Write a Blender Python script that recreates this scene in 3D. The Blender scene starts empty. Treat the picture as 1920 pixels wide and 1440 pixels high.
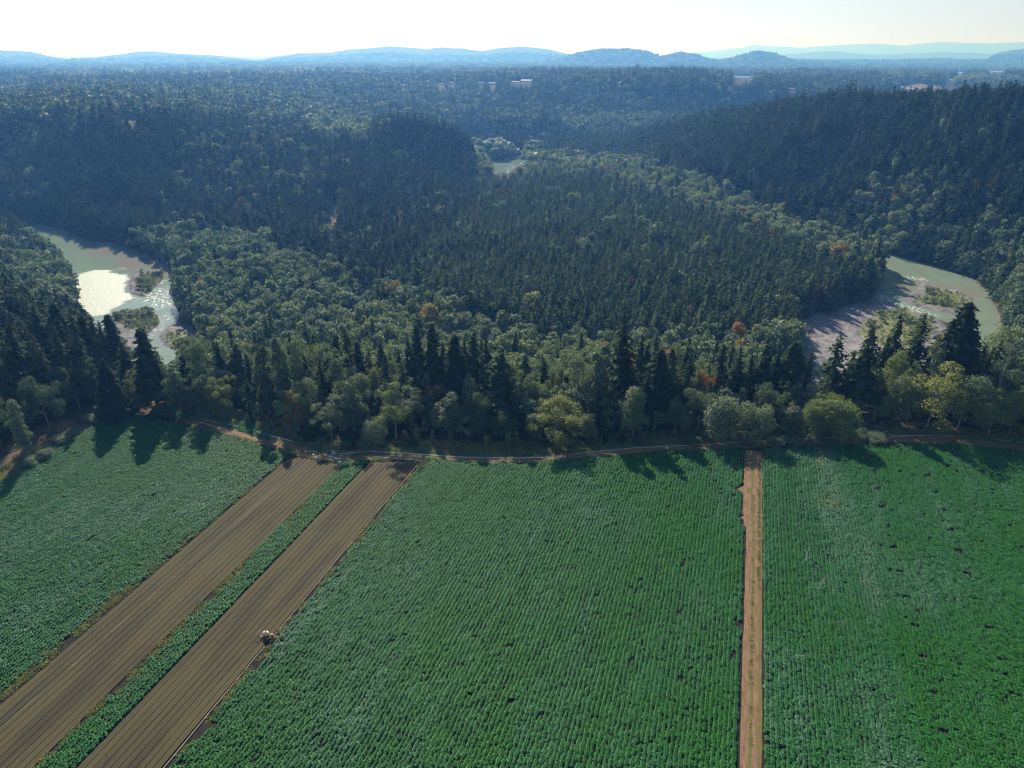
import bpy, math, random
import numpy as np
from mathutils import Vector, Matrix

R = math.radians
rng = np.random.default_rng(7)
random.seed(7)
sc = bpy.context.scene

# ------------------------------------------------------------------ camera, sky, sun, exposure
CAM_H, PITCH, F = 120.0, R(24.9), 1333.0
cam = bpy.data.cameras.new('camera')
cam.sensor_width = 36.0
cam.lens = 36.0 * F / 1920.0
cam.clip_start, cam.clip_end = 1.0, 120000.0
cam_o = bpy.data.objects.new('camera', cam)
sc.collection.objects.link(cam_o)
cam_o.location = (0, 0, CAM_H)
cam_o.rotation_euler = (R(90) - PITCH, 0, 0)
sc.camera = cam_o

SUN_AZ, SUN_EL = R(-17), R(37)
world = bpy.data.worlds.new('World')
sc.world = world
world.use_nodes = True
wn = world.node_tree
bg = wn.nodes['Background']
sky = wn.nodes.new('ShaderNodeTexSky')
sky.sky_type = 'NISHITA'
sky.sun_disc = False
sky.sun_elevation = SUN_EL
sky.sun_rotation = SUN_AZ
sky.altitude = 50
sky.air_density = 1.15
sky.dust_density = 0.6
sky.ozone_density = 3.5
wn.links.new(sky.outputs[0], bg.inputs[0])
bg.inputs[1].default_value = 0.075
sun = bpy.data.lights.new('sun', 'SUN')
sun.energy = 5.0
sun.angle = R(0.5)
sun.color = (1.0, 0.97, 0.92)
sun_o = bpy.data.objects.new('sun', sun)
sc.collection.objects.link(sun_o)
sd = Vector((math.sin(SUN_AZ) * math.cos(SUN_EL), math.cos(SUN_AZ) * math.cos(SUN_EL), math.sin(SUN_EL)))
sun_o.rotation_euler = sd.to_track_quat('Z', 'Y').to_euler()
sun_o.location = (0, 0, 400)
vs = sc.view_settings
sc.display_settings.display_device = 'sRGB'
vs.view_transform = 'Standard'
vs.look = 'None'
vs.exposure = 0.52
vs.gamma = 1.0
vs.use_curve_mapping = False
cy = sc.cycles
cy.max_bounces = 4
cy.diffuse_bounces = 2
cy.glossy_bounces = 2
cy.transmission_bounces = 3
cy.transparent_max_bounces = 6
cy.volume_bounces = 0
cy.caustics_reflective = False
cy.caustics_refractive = False
cy.sample_clamp_indirect = 4.0
cy.use_denoising = True
cy.filter_width = 1.2
cy.denoiser = 'OPENIMAGEDENOISE'
cy.denoising_input_passes = 'RGB_ALBEDO_NORMAL'
cy.denoising_prefilter = 'ACCURATE'
cy.use_adaptive_sampling = False
cy.adaptive_threshold = 0.02
sc.render.use_persistent_data = False

# ------------------------------------------------------------------ measuring the photograph
def ray(px, py):
    x = px - 960.0; y = -(py - 720.0)
    return x, F * math.cos(PITCH) + y * math.sin(PITCH), -F * math.sin(PITCH) + y * math.cos(PITCH)
def P(px, py, z=0.0):                       # ground point of a picture pixel on the level z
    x, y, d = ray(px, py); t = (CAM_H - z) / -d
    return x * t, y * t
def at_dist(px, py, D):                     # point on a pixel's ray at horizontal distance D
    x, y, d = ray(px, py); h = math.hypot(x, y); t = D / h
    return x * t, y * t, CAM_H + d * t
def at_y(px, py, Y):
    x, y, d = ray(px, py); t = Y / y
    return x * t, Y, CAM_H + d * t
def project(X, Y, Z):
    dz = Z - CAM_H
    depth = Y * math.cos(PITCH) - dz * math.sin(PITCH)
    up = Y * math.sin(PITCH) + dz * math.cos(PITCH)
    depth = np.maximum(depth, 1e-3)
    return 960 + F * X / depth, 720 - F * up / depth
PHI = R(17.6)                               # direction of the crop rows
CP, SP = math.cos(PHI), math.sin(PHI)
def uv(x, y): return x * CP - y * SP, x * SP + y * CP
def xy(u, v): return u * CP + v * SP, -u * SP + v * CP

# ------------------------------------------------------------------ numpy helpers
def vnoise(x, y, seed=0):
    xi = np.floor(x).astype(np.int64); yi = np.floor(y).astype(np.int64)
    fx = x - xi; fy = y - yi
    fx = fx * fx * (3 - 2 * fx); fy = fy * fy * (3 - 2 * fy)
    def h(a, b):
        n = (a * 374761393 + b * 668265263 + seed * 974711) & 0x7fffffff
        n = ((n ^ (n >> 13)) * 1274126177) & 0x7fffffff
        n = (n ^ (n >> 16)) & 0xffff
        return n / 65535.0
    return (h(xi, yi) * (1 - fx) + h(xi + 1, yi) * fx) * (1 - fy) + (h(xi, yi + 1) * (1 - fx) + h(xi + 1, yi + 1) * fx) * fy
def fbm(x, y, s, seed=0, o=4):
    r = 0; a = 0.5; x = x / s; y = y / s
    for i in range(o):
        r = r + a * vnoise(x, y, seed + i * 17); a *= 0.5; x = x * 2.03 + 5.1; y = y * 2.03 + 1.7
    return r / 0.9375
def sdist(x, y, poly):                      # signed distance, negative inside
    p = np.asarray(poly, float); x = np.asarray(x, float); y = np.asarray(y, float)
    d = np.full(x.shape, 1e18); inside = np.zeros(x.shape, bool)
    for i in range(len(p)):
        a = p[i]; b = p[(i + 1) % len(p)]
        e = b - a; L = max(e @ e, 1e-9)
        t = np.clip(((x - a[0]) * e[0] + (y - a[1]) * e[1]) / L, 0, 1)
        d = np.minimum(d, (x - a[0] - t * e[0]) ** 2 + (y - a[1] - t * e[1]) ** 2)
        c = (a[1] > y) != (b[1] > y)
        with np.errstate(divide='ignore', invalid='ignore'):
            xx = (b[0] - a[0]) * (y - a[1]) / (b[1] - a[1] if b[1] != a[1] else 1e-9) + a[0]
        inside ^= c & (x < xx)
    d = np.sqrt(d)
    return np.where(inside, -d, d)
def ss(a, b, x):
    t = np.clip((x - a) / (b - a), 0, 1); return t * t * (3 - 2 * t)

COL = sc.collection
def link(o, parent=None):
    COL.objects.link(o)
    if parent is not None: o.parent = parent
    return o
def mesh_np(name, verts, faces, mats=(), smooth=False):
    """faces: (n,3) or (n,4) array, or a list of such arrays"""
    me = bpy.data.meshes.new(name)
    v = np.asarray(verts, np.float32)
    fl = [np.asarray(f, np.int32) for f in (faces if isinstance(faces, list) else [faces]) if len(f)]
    me.vertices.add(len(v)); me.vertices.foreach_set('co', v.ravel())
    loops = np.concatenate([f.ravel() for f in fl])
    tot = np.concatenate([np.full(len(f), f.shape[1], np.int32) for f in fl])
    st = np.concatenate([[0], np.cumsum(tot)[:-1]]).astype(np.int32)
    me.loops.add(len(loops)); me.loops.foreach_set('vertex_index', loops)
    me.polygons.add(len(tot)); me.polygons.foreach_set('loop_start', st); me.polygons.foreach_set('loop_total', tot)
    if smooth: me.polygons.foreach_set('use_smooth', np.ones(len(tot), bool))
    me.update(calc_edges=True)
    for m in mats: me.materials.append(m)
    return me
def attr(me, name, data, typ='FLOAT', dom='POINT'):
    a = me.attributes.new(name, typ, dom)
    a.data.foreach_set({'FLOAT': 'value', 'INT': 'value', 'FLOAT_VECTOR': 'vector', 'FLOAT_COLOR': 'color'}[typ], np.asarray(data).ravel())
def tag(o, label=None, cat=None, group=None, kind=None):
    if label: o['label'] = label
    if cat: o['category'] = cat
    if group: o['group'] = group
    if kind: o['kind'] = kind
    return o
class MB:
    """collects simple solids into one mesh"""
    def __init__(s): s.v = []; s.f = []
    def add(s, v, f):
        n = len(s.v); s.v += [tuple(p) for p in v]; s.f += [tuple(n + i for i in q) for q in f]
    def box(s, c, d, rz=0.0):
        cx, cyy, cz = c; a, b, h = d[0] / 2, d[1] / 2, d[2] / 2; co, si = math.cos(rz), math.sin(rz)
        v = [(cx + co * x - si * y, cyy + si * x + co * y, cz + z) for x in (-a, a) for y in (-b, b) for z in (-h, h)]
        s.add(v, [(0, 1, 3, 2), (4, 6, 7, 5), (0, 4, 5, 1), (2, 3, 7, 6), (0, 2, 6, 4), (1, 5, 7, 3)])
    def tube(s, pts, rad, n=8, caps=True):
        pts = [Vector(p) for p in pts]
        if not hasattr(rad, '__len__'): rad = [rad] * len(pts)
        v = []
        for i, p in enumerate(pts):
            d = (pts[min(i + 1, len(pts) - 1)] - pts[max(i - 1, 0)]).normalized()
            a = d.orthogonal().normalized() if abs(d.z) > .9 else d.cross(Vector((0, 0, 1))).normalized()
            b = d.cross(a)
            for k in range(n):
                t = 2 * math.pi * k / n
                v.append(p + (a * math.cos(t) + b * math.sin(t)) * rad[i])
        f = [(i * n + k, i * n + (k + 1) % n, (i + 1) * n + (k + 1) % n, (i + 1) * n + k) for i in range(len(pts) - 1) for k in range(n)]
        if caps: f += [tuple(range(n)), tuple((len(pts) - 1) * n + k for k in reversed(range(n)))]
        s.add(v, f)
    def build(s, name, mat, parent=None, smooth=False):
        me = bpy.data.meshes.new(name); me.from_pydata(s.v, [], s.f); me.materials.append(mat)
        if smooth:
            for p in me.polygons: p.use_smooth = True
        me.update()
        return link(bpy.data.objects.new(name, me), parent)
def empty(name, loc, rz=0.0):
    o = bpy.data.objects.new(name, None); o.location = loc; o.rotation_euler = (0, 0, rz); o.empty_display_size = 0.5
    return link(o)

# ------------------------------------------------------------------ materials
def new_mat(name):
    m = bpy.data.materials.new(name); m.use_nodes = True
    nt = m.node_tree; nt.nodes.clear()
    out = nt.nodes.new('ShaderNodeOutputMaterial')
    return m, nt, out
def nd(nt, typ, **kw):
    n = nt.nodes.new(typ)
    for k, v in kw.items():
        if k.startswith('i_'):
            key = k[2:]; n.inputs[int(key) if key.isdigit() else key].default_value = v
        else: setattr(n, k, v)
    return n
def mixc(nt, fac, a, b, mode='MIX'):
    n = nt.nodes.new('ShaderNodeMix'); n.data_type = 'RGBA'; n.blend_type = mode
    for s, v in ((n.inputs[0], fac), (n.inputs[6], a), (n.inputs[7], b)):
        if isinstance(v, bpy.types.NodeSocket): nt.links.new(v, s)
        elif isinstance(v, (int, float)): s.default_value = v
        else: s.default_value = (*v, 1) if len(v) == 3 else v
    return n.outputs[2]
def math_n(nt, op, a, b=None, c=None, clamp=False):
    n = nt.nodes.new('ShaderNodeMath'); n.operation = op; n.use_clamp = clamp
    for i, v in enumerate((a, b, c)):
        if v is None: continue
        if isinstance(v, bpy.types.NodeSocket): nt.links.new(v, n.inputs[i])
        else: n.inputs[i].default_value = v
    return n.outputs[0]
def ramp(nt, fac, stops, interp='LINEAR'):
    n = nt.nodes.new('ShaderNodeValToRGB'); e = n.color_ramp.elements; n.color_ramp.interpolation = interp
    while len(e) < len(stops): e.new(0.5)
    for q, (p, c) in zip(e, stops): q.position = p; q.color = (*c, 1) if len(c) == 3 else c
    nt.links.new(fac, n.inputs[0]); return n.outputs[0]
def simple(name, col, rough=0.7, metal=0.0, noise=0.15, scale=3.0):
    m, nt, out = new_mat(name)
    tc = nd(nt, 'ShaderNodeTexCoord'); nz = nd(nt, 'ShaderNodeTexNoise', i_Scale=scale, i_Detail=4.0)
    nt.links.new(tc.outputs['Object'], nz.inputs['Vector'])
    c = mixc(nt, nz.outputs[0], [x * (1 - noise) for x in col], [min(1, x * (1 + noise)) for x in col])
    b = nd(nt, 'ShaderNodeBsdfPrincipled', i_Roughness=rough, i_Metallic=metal)
    nt.links.new(c, b.inputs['Base Color']); nt.links.new(b.outputs[0], out.inputs[0])
    return m
def leaf_mat(name, stops, trans=0.4, rough=0.45, spec=0.5, spread=.7):
    """foliage: per-tree tint picks the leaf colour, per-leaf 'var' spreads it, thin leaves let light through"""
    m, nt, out = new_mat(name)
    t = nd(nt, 'ShaderNodeAttribute', attribute_type='INSTANCER', attribute_name='tint')
    v = nd(nt, 'ShaderNodeAttribute', attribute_type='GEOMETRY', attribute_name='var')
    f = math_n(nt, 'ADD', t.outputs['Fac'], math_n(nt, 'MULTIPLY_ADD', v.outputs['Fac'], 0.16, -0.08), clamp=True)
    c = ramp(nt, f, stops)
    b2 = math_n(nt, 'MULTIPLY_ADD', v.outputs['Fac'], spread, 1 - spread / 2)
    hsv = nd(nt, 'ShaderNodeHueSaturation'); nt.links.new(c, hsv.inputs['Color']); nt.links.new(b2, hsv.inputs['Value'])
    bs = nd(nt, 'ShaderNodeBsdfPrincipled', i_Roughness=rough); bs.inputs['Specular IOR Level'].default_value = spec
    nt.links.new(hsv.outputs[0], bs.inputs['Base Color'])
    tr = nd(nt, 'ShaderNodeBsdfTranslucent')
    warm = mixc(nt, 1.0, hsv.outputs[0], (1.25, 1.35, 0.55), 'MULTIPLY')
    nt.links.new(warm, tr.inputs[0])
    mx = nd(nt, 'ShaderNodeMixShader'); mx.inputs[0].default_value = trans
    nt.links.new(bs.outputs[0], mx.inputs[1]); nt.links.new(tr.outputs[0], mx.inputs[2])
    nt.links.new(mx.outputs[0], out.inputs[0])
    return m

# ------------------------------------------------------------------ the lie of the land
FIELD_TOP = [P(*p) for p in [(180,790),(250,775),(350,795),(480,830),(560,853),(640,866),(700,862),(800,860),(900,868),(1010,866),(1120,855),
             (1250,845),(1400,838),(1500,836),(1600,832),(1700,830),(1800,832),(1920,845)]]
# the farmed terrace, flat at z = 0: far edge from the photograph, the rest carried on out of frame
E_LEFT = [xy(-214, 60), xy(-212, 130), xy(-214, 168)]
FIELD_POLY = E_LEFT + FIELD_TOP + [(215, 196), (300, 170), (330, 40), (300, -200), (-300, -200), xy(-216, -40)]
RZ = -30.0
RIVER_L = [P(*p, RZ) for p in [(-60,395),(20,415),(75,423),(110,430),(165,452),(230,462),(280,485),(318,510),(322,528),(306,545),(318,575),
           (323,598),(300,618),(283,632),(300,652),(345,672),(356,690),(345,712),(300,712),(262,690),(225,668),(182,645),(164,600),(158,548),(128,505),(78,468),(10,440),(-60,420)]]
BARS_L = [[P(*p, RZ) for p in q] for q in (
    [(238,528),(252,506),(300,504),(322,512),(306,528),(284,548),(262,556),(240,552)],
    [(203,592),(236,581),(270,578),(300,590),(306,602),(296,616),(272,632),(262,648),(262,700),(200,690),(205,615)],
    [(296,640),(314,650),(330,656),(352,676),(380,690),(380,640),(330,600),(310,618)])]
RIVER_R = [P(*p, RZ) for p in [(1480,415),(1560,445),(1640,473),(1700,487),(1760,502),(1815,522),(1848,552),(1864,600),(1900,700),(1960,800),
           (1850,800),(1850,700),(1838,640),(1800,608),(1710,582),(1655,566),(1648,550),(1665,528),(1668,505),(1600,480),(1480,440)]]
BARS_R = [[P(*p, RZ) for p in q] for q in (
    [(1728,522),(1750,533),(1768,541),(1800,541),(1830,560),(1826,585),(1795,594),(1745,582),(1712,574),(1690,562),(1712,545)],)]
POOL = [P(*p, RZ) for p in [(912,309),(930,303),(958,298),(990,294),(984,301),(965,313),(948,324),(920,324)]]
UPPER = [P(*p, RZ) for p in [(905,285),(915,309),(925,322),(940,322),(935,300),(960,290),(1000,289),(1000,284),(950,280)]]
RIVERS = [RIVER_L, RIVER_R, POOL]

def ctrl():
    c = []
    g = lambda px, py, z: c.append((*P(px, py, z), z))
    def d(px, py, D, can=20.0):
        x, y, z = at_dist(px, py, D); c.append((x, y, z - can))
    # flood plain and terraces inside the bends
    for p in [(850,600),(1100,600),(1450,590),(850,470),(1150,450),(1420,470),(920,380),(1150,370),(1050,330),(1250,390)]: g(*p, -26.5)
    for p in [(340,480),(420,540),(500,560),(700,620),(330,620),(450,680),(700,700),(1000,690),(1300,690),(1480,640),(1500,600),(1600,560),(1640,500)]: g(*p, -28)
    for p in [(1540,700),(1650,640),(1750,640),(1000,310),(900,300),(1450,410)]: g(*p, -28.3)
    # river banks at the foot of the slopes
    for p in [(60,415),(160,445),(240,455),(300,480),(1500,405),(1560,435),(1640,466),(1700,480),(1770,494),(1830,515),(1870,545),(1890,600)]: g(*p, -27.5)
    # wooded terrace on the left, running down to the river
    for p in [(-100,900),(-200,800)]: g(*p, 0)
    c += [(-175, 235, 0), (-190, 290, -1), (-240, 300, 0), (-150, 262, -1), (-260, 360, -5), (-225, 360, -8), (-330, 420, -12), (-430, 500, -15), (-500, 400, 0), (-350, 300, 0)]
    # bluff behind the tree belt
    for x, y in [(-110, 262), (-60, 246), (0, 244), (60, 246), (120, 250), (170, 250)]: c.append((x, y, -4))
    for x, y in [(-110, 300), (-60, 286), (0, 284), (60, 286), (130, 290), (180, 290)]: c.append((x, y, -24))
    for p in [(140,620),(130,545),(95,500),(30,465),(-40,440)]: g(*p, -25)
    c += [(230, 240, -3), (260, 275, -18), (330, 250, -5), (240, 350, -20), (290, 380, -10)]
    # left hill
    d(20,335,775,22); d(120,342,770,22); d(220,335,775,22); d(60,250,850,22); d(180,245,850,22); d(20,212,900,22); d(150,205,930,20); d(300,205,960,20)
    d(350,330,790,20); d(350,265,860,20); d(420,400,690,20); d(500,420,660,20); d(500,330,780,20); d(520,255,930,20)
    d(600,450,600,22); d(620,380,690,22); d(640,300,820,22); d(620,245,980,22); d(700,450,590,22); d(700,235,950,20); d(780,228,955,20); d(835,236,960,20); b_ = lambda px, D, z: c.append((*at_dist(px, 300, D)[:2], z)); b_(835, 1090, -14); b_(780, 1110, -8); b_(870, 1060, -24); b_(905, 960, -27); b_(905, 1020, -28); b_(700, 1100, 2); b_(902, 900, -27)
    d(700,370,700,22); d(760,330,800,22); d(862,262,955,18); d(780,400,650,22); d(880,300,930,12); d(884,335,900,8); d(820,370,800,18); d(740,300,850,22)
    # land behind the left hill
    d(20,170,1500); d(200,165,1500); d(400,165,1600); d(560,195,1350); d(700,200,1350); d(820,215,1330); d(700,170,1700); d(560,160,1700)
    d(20,150,2200); d(200,147,2200); d(400,142,2300); d(600,140,2400); d(800,140,2400)
    # canyon wall
    d(900,262,1340,15); d(1010,262,1340,15); d(930,222,1390,15); d(1000,222,1390,15); d(850,205,1500); d(950,190,1600); d(900,165,1800); d(1000,150,1900); d(1000,139,2000,16)
    d(1060,240,1400,15); d(1150,225,1520,10); d(1080,215,1500,15); d(1100,170,1650); d(1120,142,1760); d(1200,140,1760); d(1280,142,1770); d(1250,215,1600,10); d(1160,212,1590,10)
    d(1220,180,1670); d(1350,208,1680,15); d(1350,148,1850); d(1420,152,1880); d(1400,180,1750); d(1500,195,1760,15); d(1500,158,1920); d(1600,190,1800,15); d(1600,160,1980)
    d(1700,165,2100); d(1800,170,2100); d(1920,168,2200)
    # right ridge
    for px, py, D in [(1180,250,1330),(1250,226,1270),(1350,208,1180),(1450,192,1100),(1550,181,1040),(1700,178,960),(1800,180,900),(1920,172,860),(2100,165,840)]:
        D *= .92; d(px, py, D, 26); d(px, py + 42, D * .88, 26); d(px, py + 16, D * 1.12, 26)
    d(1380,330,790,24); d(1500,330,745,24); d(1650,330,685,24); d(1800,330,640,24); d(1920,330,600,24); d(1500,390,680,20); d(1640,410,610,20)
    d(1780,430,590,20); d(1900,440,550,20); d(1900,500,500,18); d(2050,450,480,20); d(2050,560,400,20); d(1960,600,400,15)
    d(1250,310,920,20); d(1150,275,1120,20); d(1080,265,1230,15)
    for px in (1300,1450,1600,1750,1920): d(px, 200, 1450, 15) if px > 1500 else d(px, 225, 1450, 12)
    # wide surroundings
    for az in range(-60, 61, 12):
        a = R(az)
        c.append((3200 * math.sin(a), 3200 * math.cos(a), 38)); c.append((5000 * math.sin(a), 5000 * math.cos(a), 34 if az < 12 else 22))
    for az in (75, 100, 130, 160, 190, 220, 250, 285):
        a = R(az)
        for rr in (500, 2500, 5000): c.append((rr * math.sin(a), rr * math.cos(a), 0))
    return np.array(c)
CT = ctrl()
def _rbf(c):
    d = np.hypot(c[:, None, 0] - c[None, :, 0], c[:, None, 1] - c[None, :, 1])
    n = len(c); A = np.zeros((n + 1, n + 1)); A[:n, :n] = d + np.eye(n) * 1.5 * -1; A[n, :n] = 1; A[:n, n] = 1
    return np.linalg.solve(A, np.concatenate([c[:, 2], [0]]))
RW = _rbf(CT)
def rbf(x, y):
    sh = x.shape; x = x.ravel(); y = y.ravel(); o = np.empty(len(x))
    for i in range(0, len(x), 20000):
        s = slice(i, i + 20000)
        o[s] = np.hypot(x[s, None] - CT[None, :, 0], y[s, None] - CT[None, :, 1]) @ RW[:-1] + RW[-1]
    return o.reshape(sh)
# far ranges: (distance, depth, skyline in the photograph)
RANGES = [
    (27000, 5000, [(900,112),(1240,106),(1300,101),(1330,96),(1400,89),(1450,86),(1500,88),(1560,84),(1600,81),(1640,80),(1700,84),(1760,80),(1800,79),(1860,79),(1920,77),(2100,80),(2400,95)]),
    (16000, 2500, [(1380,112),(1440,105),(1500,99),(1530,94),(1560,92),(1600,95),(1660,98),(1720,101),(1780,98),(1900,97),(2100,99),(2400,104)]),
    (9500, 1500, [(-500,90),(-200,96),(0,94),(60,97),(100,106),(130,111),(165,107),(210,101),(265,95),(330,98),(400,101),(440,105),(480,112),(510,105),(560,98),(620,96),
                  (655,90),(690,88),(730,84),(760,89),(800,93),(830,90),(870,90),(905,93),(940,87),(985,85),(1030,90),(1065,99),(1090,106),(1150,112),(1850,108),(1870,96),(1920,88),(1980,86),(2200,100)]),
    (6800, 900, [(1020,118),(1060,108),(1090,98),(1130,93),(1180,92),(1210,95),(1240,107),(1270,99),(1300,100),(1330,110),(1360,112),(1390,104),(1420,97),(1445,98),(1470,108),(1490,115),(1560,119)])]
def far_h(x, y):
    r = np.hypot(x, y); base = np.full(x.shape, -400.0)
    xp = 960 + F * (x / np.maximum(y, 1)) / (math.cos(PITCH) + math.sin(PITCH) * 0.0) * 1.0
    # azimuth of the skyline samples
    az = np.arctan2(x, y)
    for D, w, pts in RANGES:
        A = []; Z = []
        for px, py in pts:
            X, Y, z = at_dist(px, py, D); A.append(math.atan2(X, Y)); Z.append(z - 14)
        z = np.interp(az, A, Z, left=-200, right=-200)
        t = (r - D) / w
        front = np.clip(1 + t, 0, 1); prof = np.where(t < 0, front ** 1.3, np.exp(-t * t * 1.5))
        rough = (fbm(x, y, D * 0.06, 91) - .5) * D * (0.005 if D < 7000 else 0.01)
        zz = 30 + (z - 30) * prof + rough * np.clip(1 - np.abs(t + .0), 0, 1) * (np.abs(t) > .03)
        base = np.maximum(base, np.where((z > -150) & (t > -1) & (zz > 30), zz, -400))
    return base
def height(x, y):
    x = np.asarray(x, float); y = np.asarray(y, float)
    r = np.hypot(x, y)
    h = rbf(x, y)
    h = h + (fbm(x, y, 160, 3) - .5) * 26 * ss(500, 1100, r) + (fbm(x, y, 45, 8) - .5) * 3 * ss(300, 500, r)
    k = ss(4200, 6500, r); h = h * (1 - k) + (30 + (fbm(x, y, 1500, 5) - .5) * 50) * k
    h = np.maximum(h, far_h(x, y)) if np.any(r > 4500) else h
    h = np.maximum(h, -28.6)
    # river bed and bars
    near = (y > 250) & (y < 1400) & (r < 1500)
    if near.any():
        xs, ys, hs = x[near], y[near], h[near]
        wob = (fbm(xs, ys, 14, 21) - .5) * 7
        dr = np.minimum(sdist(xs, ys, RIVER_L), np.minimum(sdist(xs, ys, RIVER_R), sdist(xs, ys, POOL)))
        bank = ss(-5, 9, dr + wob * .5)
        flat = ss(60, 8, dr) * (hs < -10)
        hs = hs * (1 - flat) + (-28.9 + (fbm(xs, ys, 20, 4) - .5) * .8) * flat
        hs = np.minimum(hs, -28.9 + np.maximum(0, dr - 6) * .75)
        hs = np.where(dr < 14, -32.2 + bank * (np.maximum(hs, -28.9) + 32.2), hs)
        db = np.full(xs.shape, 1e9)
        for b in BARS_L + BARS_R: db = np.minimum(db, sdist(xs, ys, b))
        top = -29.25 + (fbm(xs, ys, 9, 6) - .5) * .7
        kb = ss(3.5, -3.5, db + wob * .35)
        hs = np.maximum(hs, -32.2 + kb * (top + 32.2))
        h[near] = hs
    d = sdist(x, y, FIELD_POLY) if np.any(r < 700) else np.full(x.shape, 1e9)
    k = ss(26, 12, d)
    return h * (1 - k)
def height1(x, y): return float(height(np.array([x]), np.array([y]))[0])

# polar sheet around the photographer, fine where the photograph looks
az_in = np.arange(-52, 52.001, 0.16); az_out = np.arange(54, 306.1, 3.0)
AZ = np.radians(np.concatenate([az_in, az_out]))
rr = [2.0]
while rr[-1] < 60: rr.append(rr[-1] + 6)
while rr[-1] < 40000:
    q = 0.0055 if rr[-1] < 1500 else (0.008 if rr[-1] < 4000 else 0.012)
    rr.append(rr[-1] * (1 + q))
RR = np.array(rr)
GA, GR = np.meshgrid(AZ, RR)
GX, GY = GR * np.sin(GA), GR * np.cos(GA)
GZ = height(GX.ravel(), GY.ravel()).reshape(GX.shape)
nr, na = GX.shape
idx = np.arange(nr * na).reshape(nr, na)
nxt = np.roll(idx, -1, axis=1)
quads = np.stack([idx[:-1], nxt[:-1], nxt[1:], idx[1:]], -1).reshape(-1, 4)[:, ::-1]
gv = np.stack([GX, GY, GZ], -1).reshape(-1, 3)

# what the ground is made of, spot by spot
X, Y, Z = gv.T
Rg = np.hypot(X, Y)
near = Rg < 1500
dR = np.full(len(X), 1e9)
dR[near] = np.minimum(np.minimum(sdist(X[near], Y[near], RIVER_L), sdist(X[near], Y[near], RIVER_R)), sdist(X[near], Y[near], POOL))
GRAVEL_R = [P(*p, -28.6) for p in [(1668,505),(1690,560),(1760,600),(1810,640),(1860,760),(1500,760),(1495,640),(1480,610),(1560,585),(1630,560)]]
GRAVEL_L = [P(*p, -28.6) for p in [(300,600),(345,640),(400,690),(430,740),(250,740),(255,630)]]
UPBAR = [P(*p, -28.6) for p in [(900,298),(930,300),(965,292),(1000,286),(1005,292),(985,300),(960,312),(925,326),(905,315)]]
dG = np.full(len(X), 1e9)
for poly in [GRAVEL_R, GRAVEL_L, UPBAR] + BARS_L + BARS_R: dG[near] = np.minimum(dG[near], sdist(X[near], Y[near], poly))
gravel = np.maximum(ss(6, -3, dG + (fbm(X, Y, 12, 31) - .5) * 10), ss(3, 0, dR)) * near
VEG = [[P(*p, -29) for p in q] for q in (
    [(252,524),(266,512),(300,507),(316,514),(303,528),(285,544),(264,552)], [(212,594),(240,583),(272,580),(300,596),(296,612),(280,622),(240,615)],
    [(1745,540),(1800,546),(1822,562),(1812,576),(1770,578),(1735,570),(1712,566)], [(1605,625),(1640,590),(1690,575),(1750,600),(1740,640),(1690,665),(1640,650)],
    [(300,628),(318,640),(338,660),(352,672),(362,650),(330,615)], [(1700,487),(1760,502),(1815,522),(1848,552),(1860,590),(1875,590),(1860,545),(1820,512),(1760,495)])]
dV = np.full(len(X), 1e9)
for poly in VEG: dV[near] = np.minimum(dV[near], sdist(X[near], Y[near], poly))
veg = ss(3, -4, dV + (fbm(X, Y, 5, 55) - .5) * 12) * near * .9
dF = sdist(X, Y, FIELD_POLY)
soil = (dF < 1.5) * 1.0
verge = ss(-.5, 1.5, dF) * ss(16, 8, dF + (fbm(X, Y, 8, 77) - .5) * 8)
CLEAR = [  # open dry ground among the far woods: pixel, distance, half sizes
    (622,362,735,10,16),(626,392,695,9,26),(1730,162,2450,70,150),(1790,164,2400,90,160),(230,212,1010,38,14),
    (1490,156,2500,40,30),(1840,120,5200,300,120),(1800,126,4700,220,100),(1350,117,5200,160,80),
    (980,118,6000,260,160),(880,112,7600,300,260),(75,118,5200,200,100),(450,132,2600,60,30),(1560,147,2700,50,30),(250,150,2150,60,25)]
# (picture column, distance, length, depth, height, kind)
SITES = [(966, 2010, 20, 10, 4.5, 'white'), (988, 2015, 30, 11, 4.5, 'white'), (901, 2030, 9, 9, 7, 'pale'), (922, 2030, 17, 9, 6, 'pale'),
         (754, 2050, 12, 8, 5, 'pale'), (826, 2060, 20, 9, 5, 'brown'), (845, 2060, 16, 9, 5, 'brown'),
         (1395, 3150, 90, 20, 6, 'white'), (1490, 1960, 14, 9, 6, 'brown'), (1786, 3000, 55, 20, 8, 'white'), (1870, 5200, 120, 40, 10, 'white'), (1801, 5000, 80, 40, 9, 'pale')]
N_OPEN = len(CLEAR)
for q in SITES: CLEAR.append((q[0], 120, q[1] - 8, q[2] * .6 + 8, 20 if q[1] < 2900 else 60))
clear = np.zeros(len(X))
def clear_mask(x, y, n=999):
    m = np.zeros(len(x))
    for px, py, D, a, b in CLEAR[:n]:
        cx, cyy, _ = at_dist(px, py, D); t = math.atan2(cx, cyy)
        lx = (x - cx) * math.cos(t) - (y - cyy) * math.sin(t); ly = (x - cx) * math.sin(t) + (y - cyy) * math.cos(t)
        m = np.maximum(m, ss(1.25, .8, np.hypot(lx / a, ly / b) + (fbm(x, y, a * .6, 12) - .5) * .5))
    return m
clear = np.maximum(clear_mask(X, Y, N_OPEN), .12 * clear_mask(X, Y))
def mixv(base, col, k): return base * (1 - k[:, None]) + np.array(col) * k[:, None]
gc = np.tile(np.array([0.035, 0.032, 0.02]), (len(X), 1))                 # leaf litter under the trees
gc = mixv(gc, (0.03, 0.048, 0.03), ss(2400, 3800, Rg))                  # woods too far to show their trees
gravel *= Z < -25.5; veg *= Z < -27
gc = mixv(gc, (0.185, 0.18, 0.18), gravel)
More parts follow.
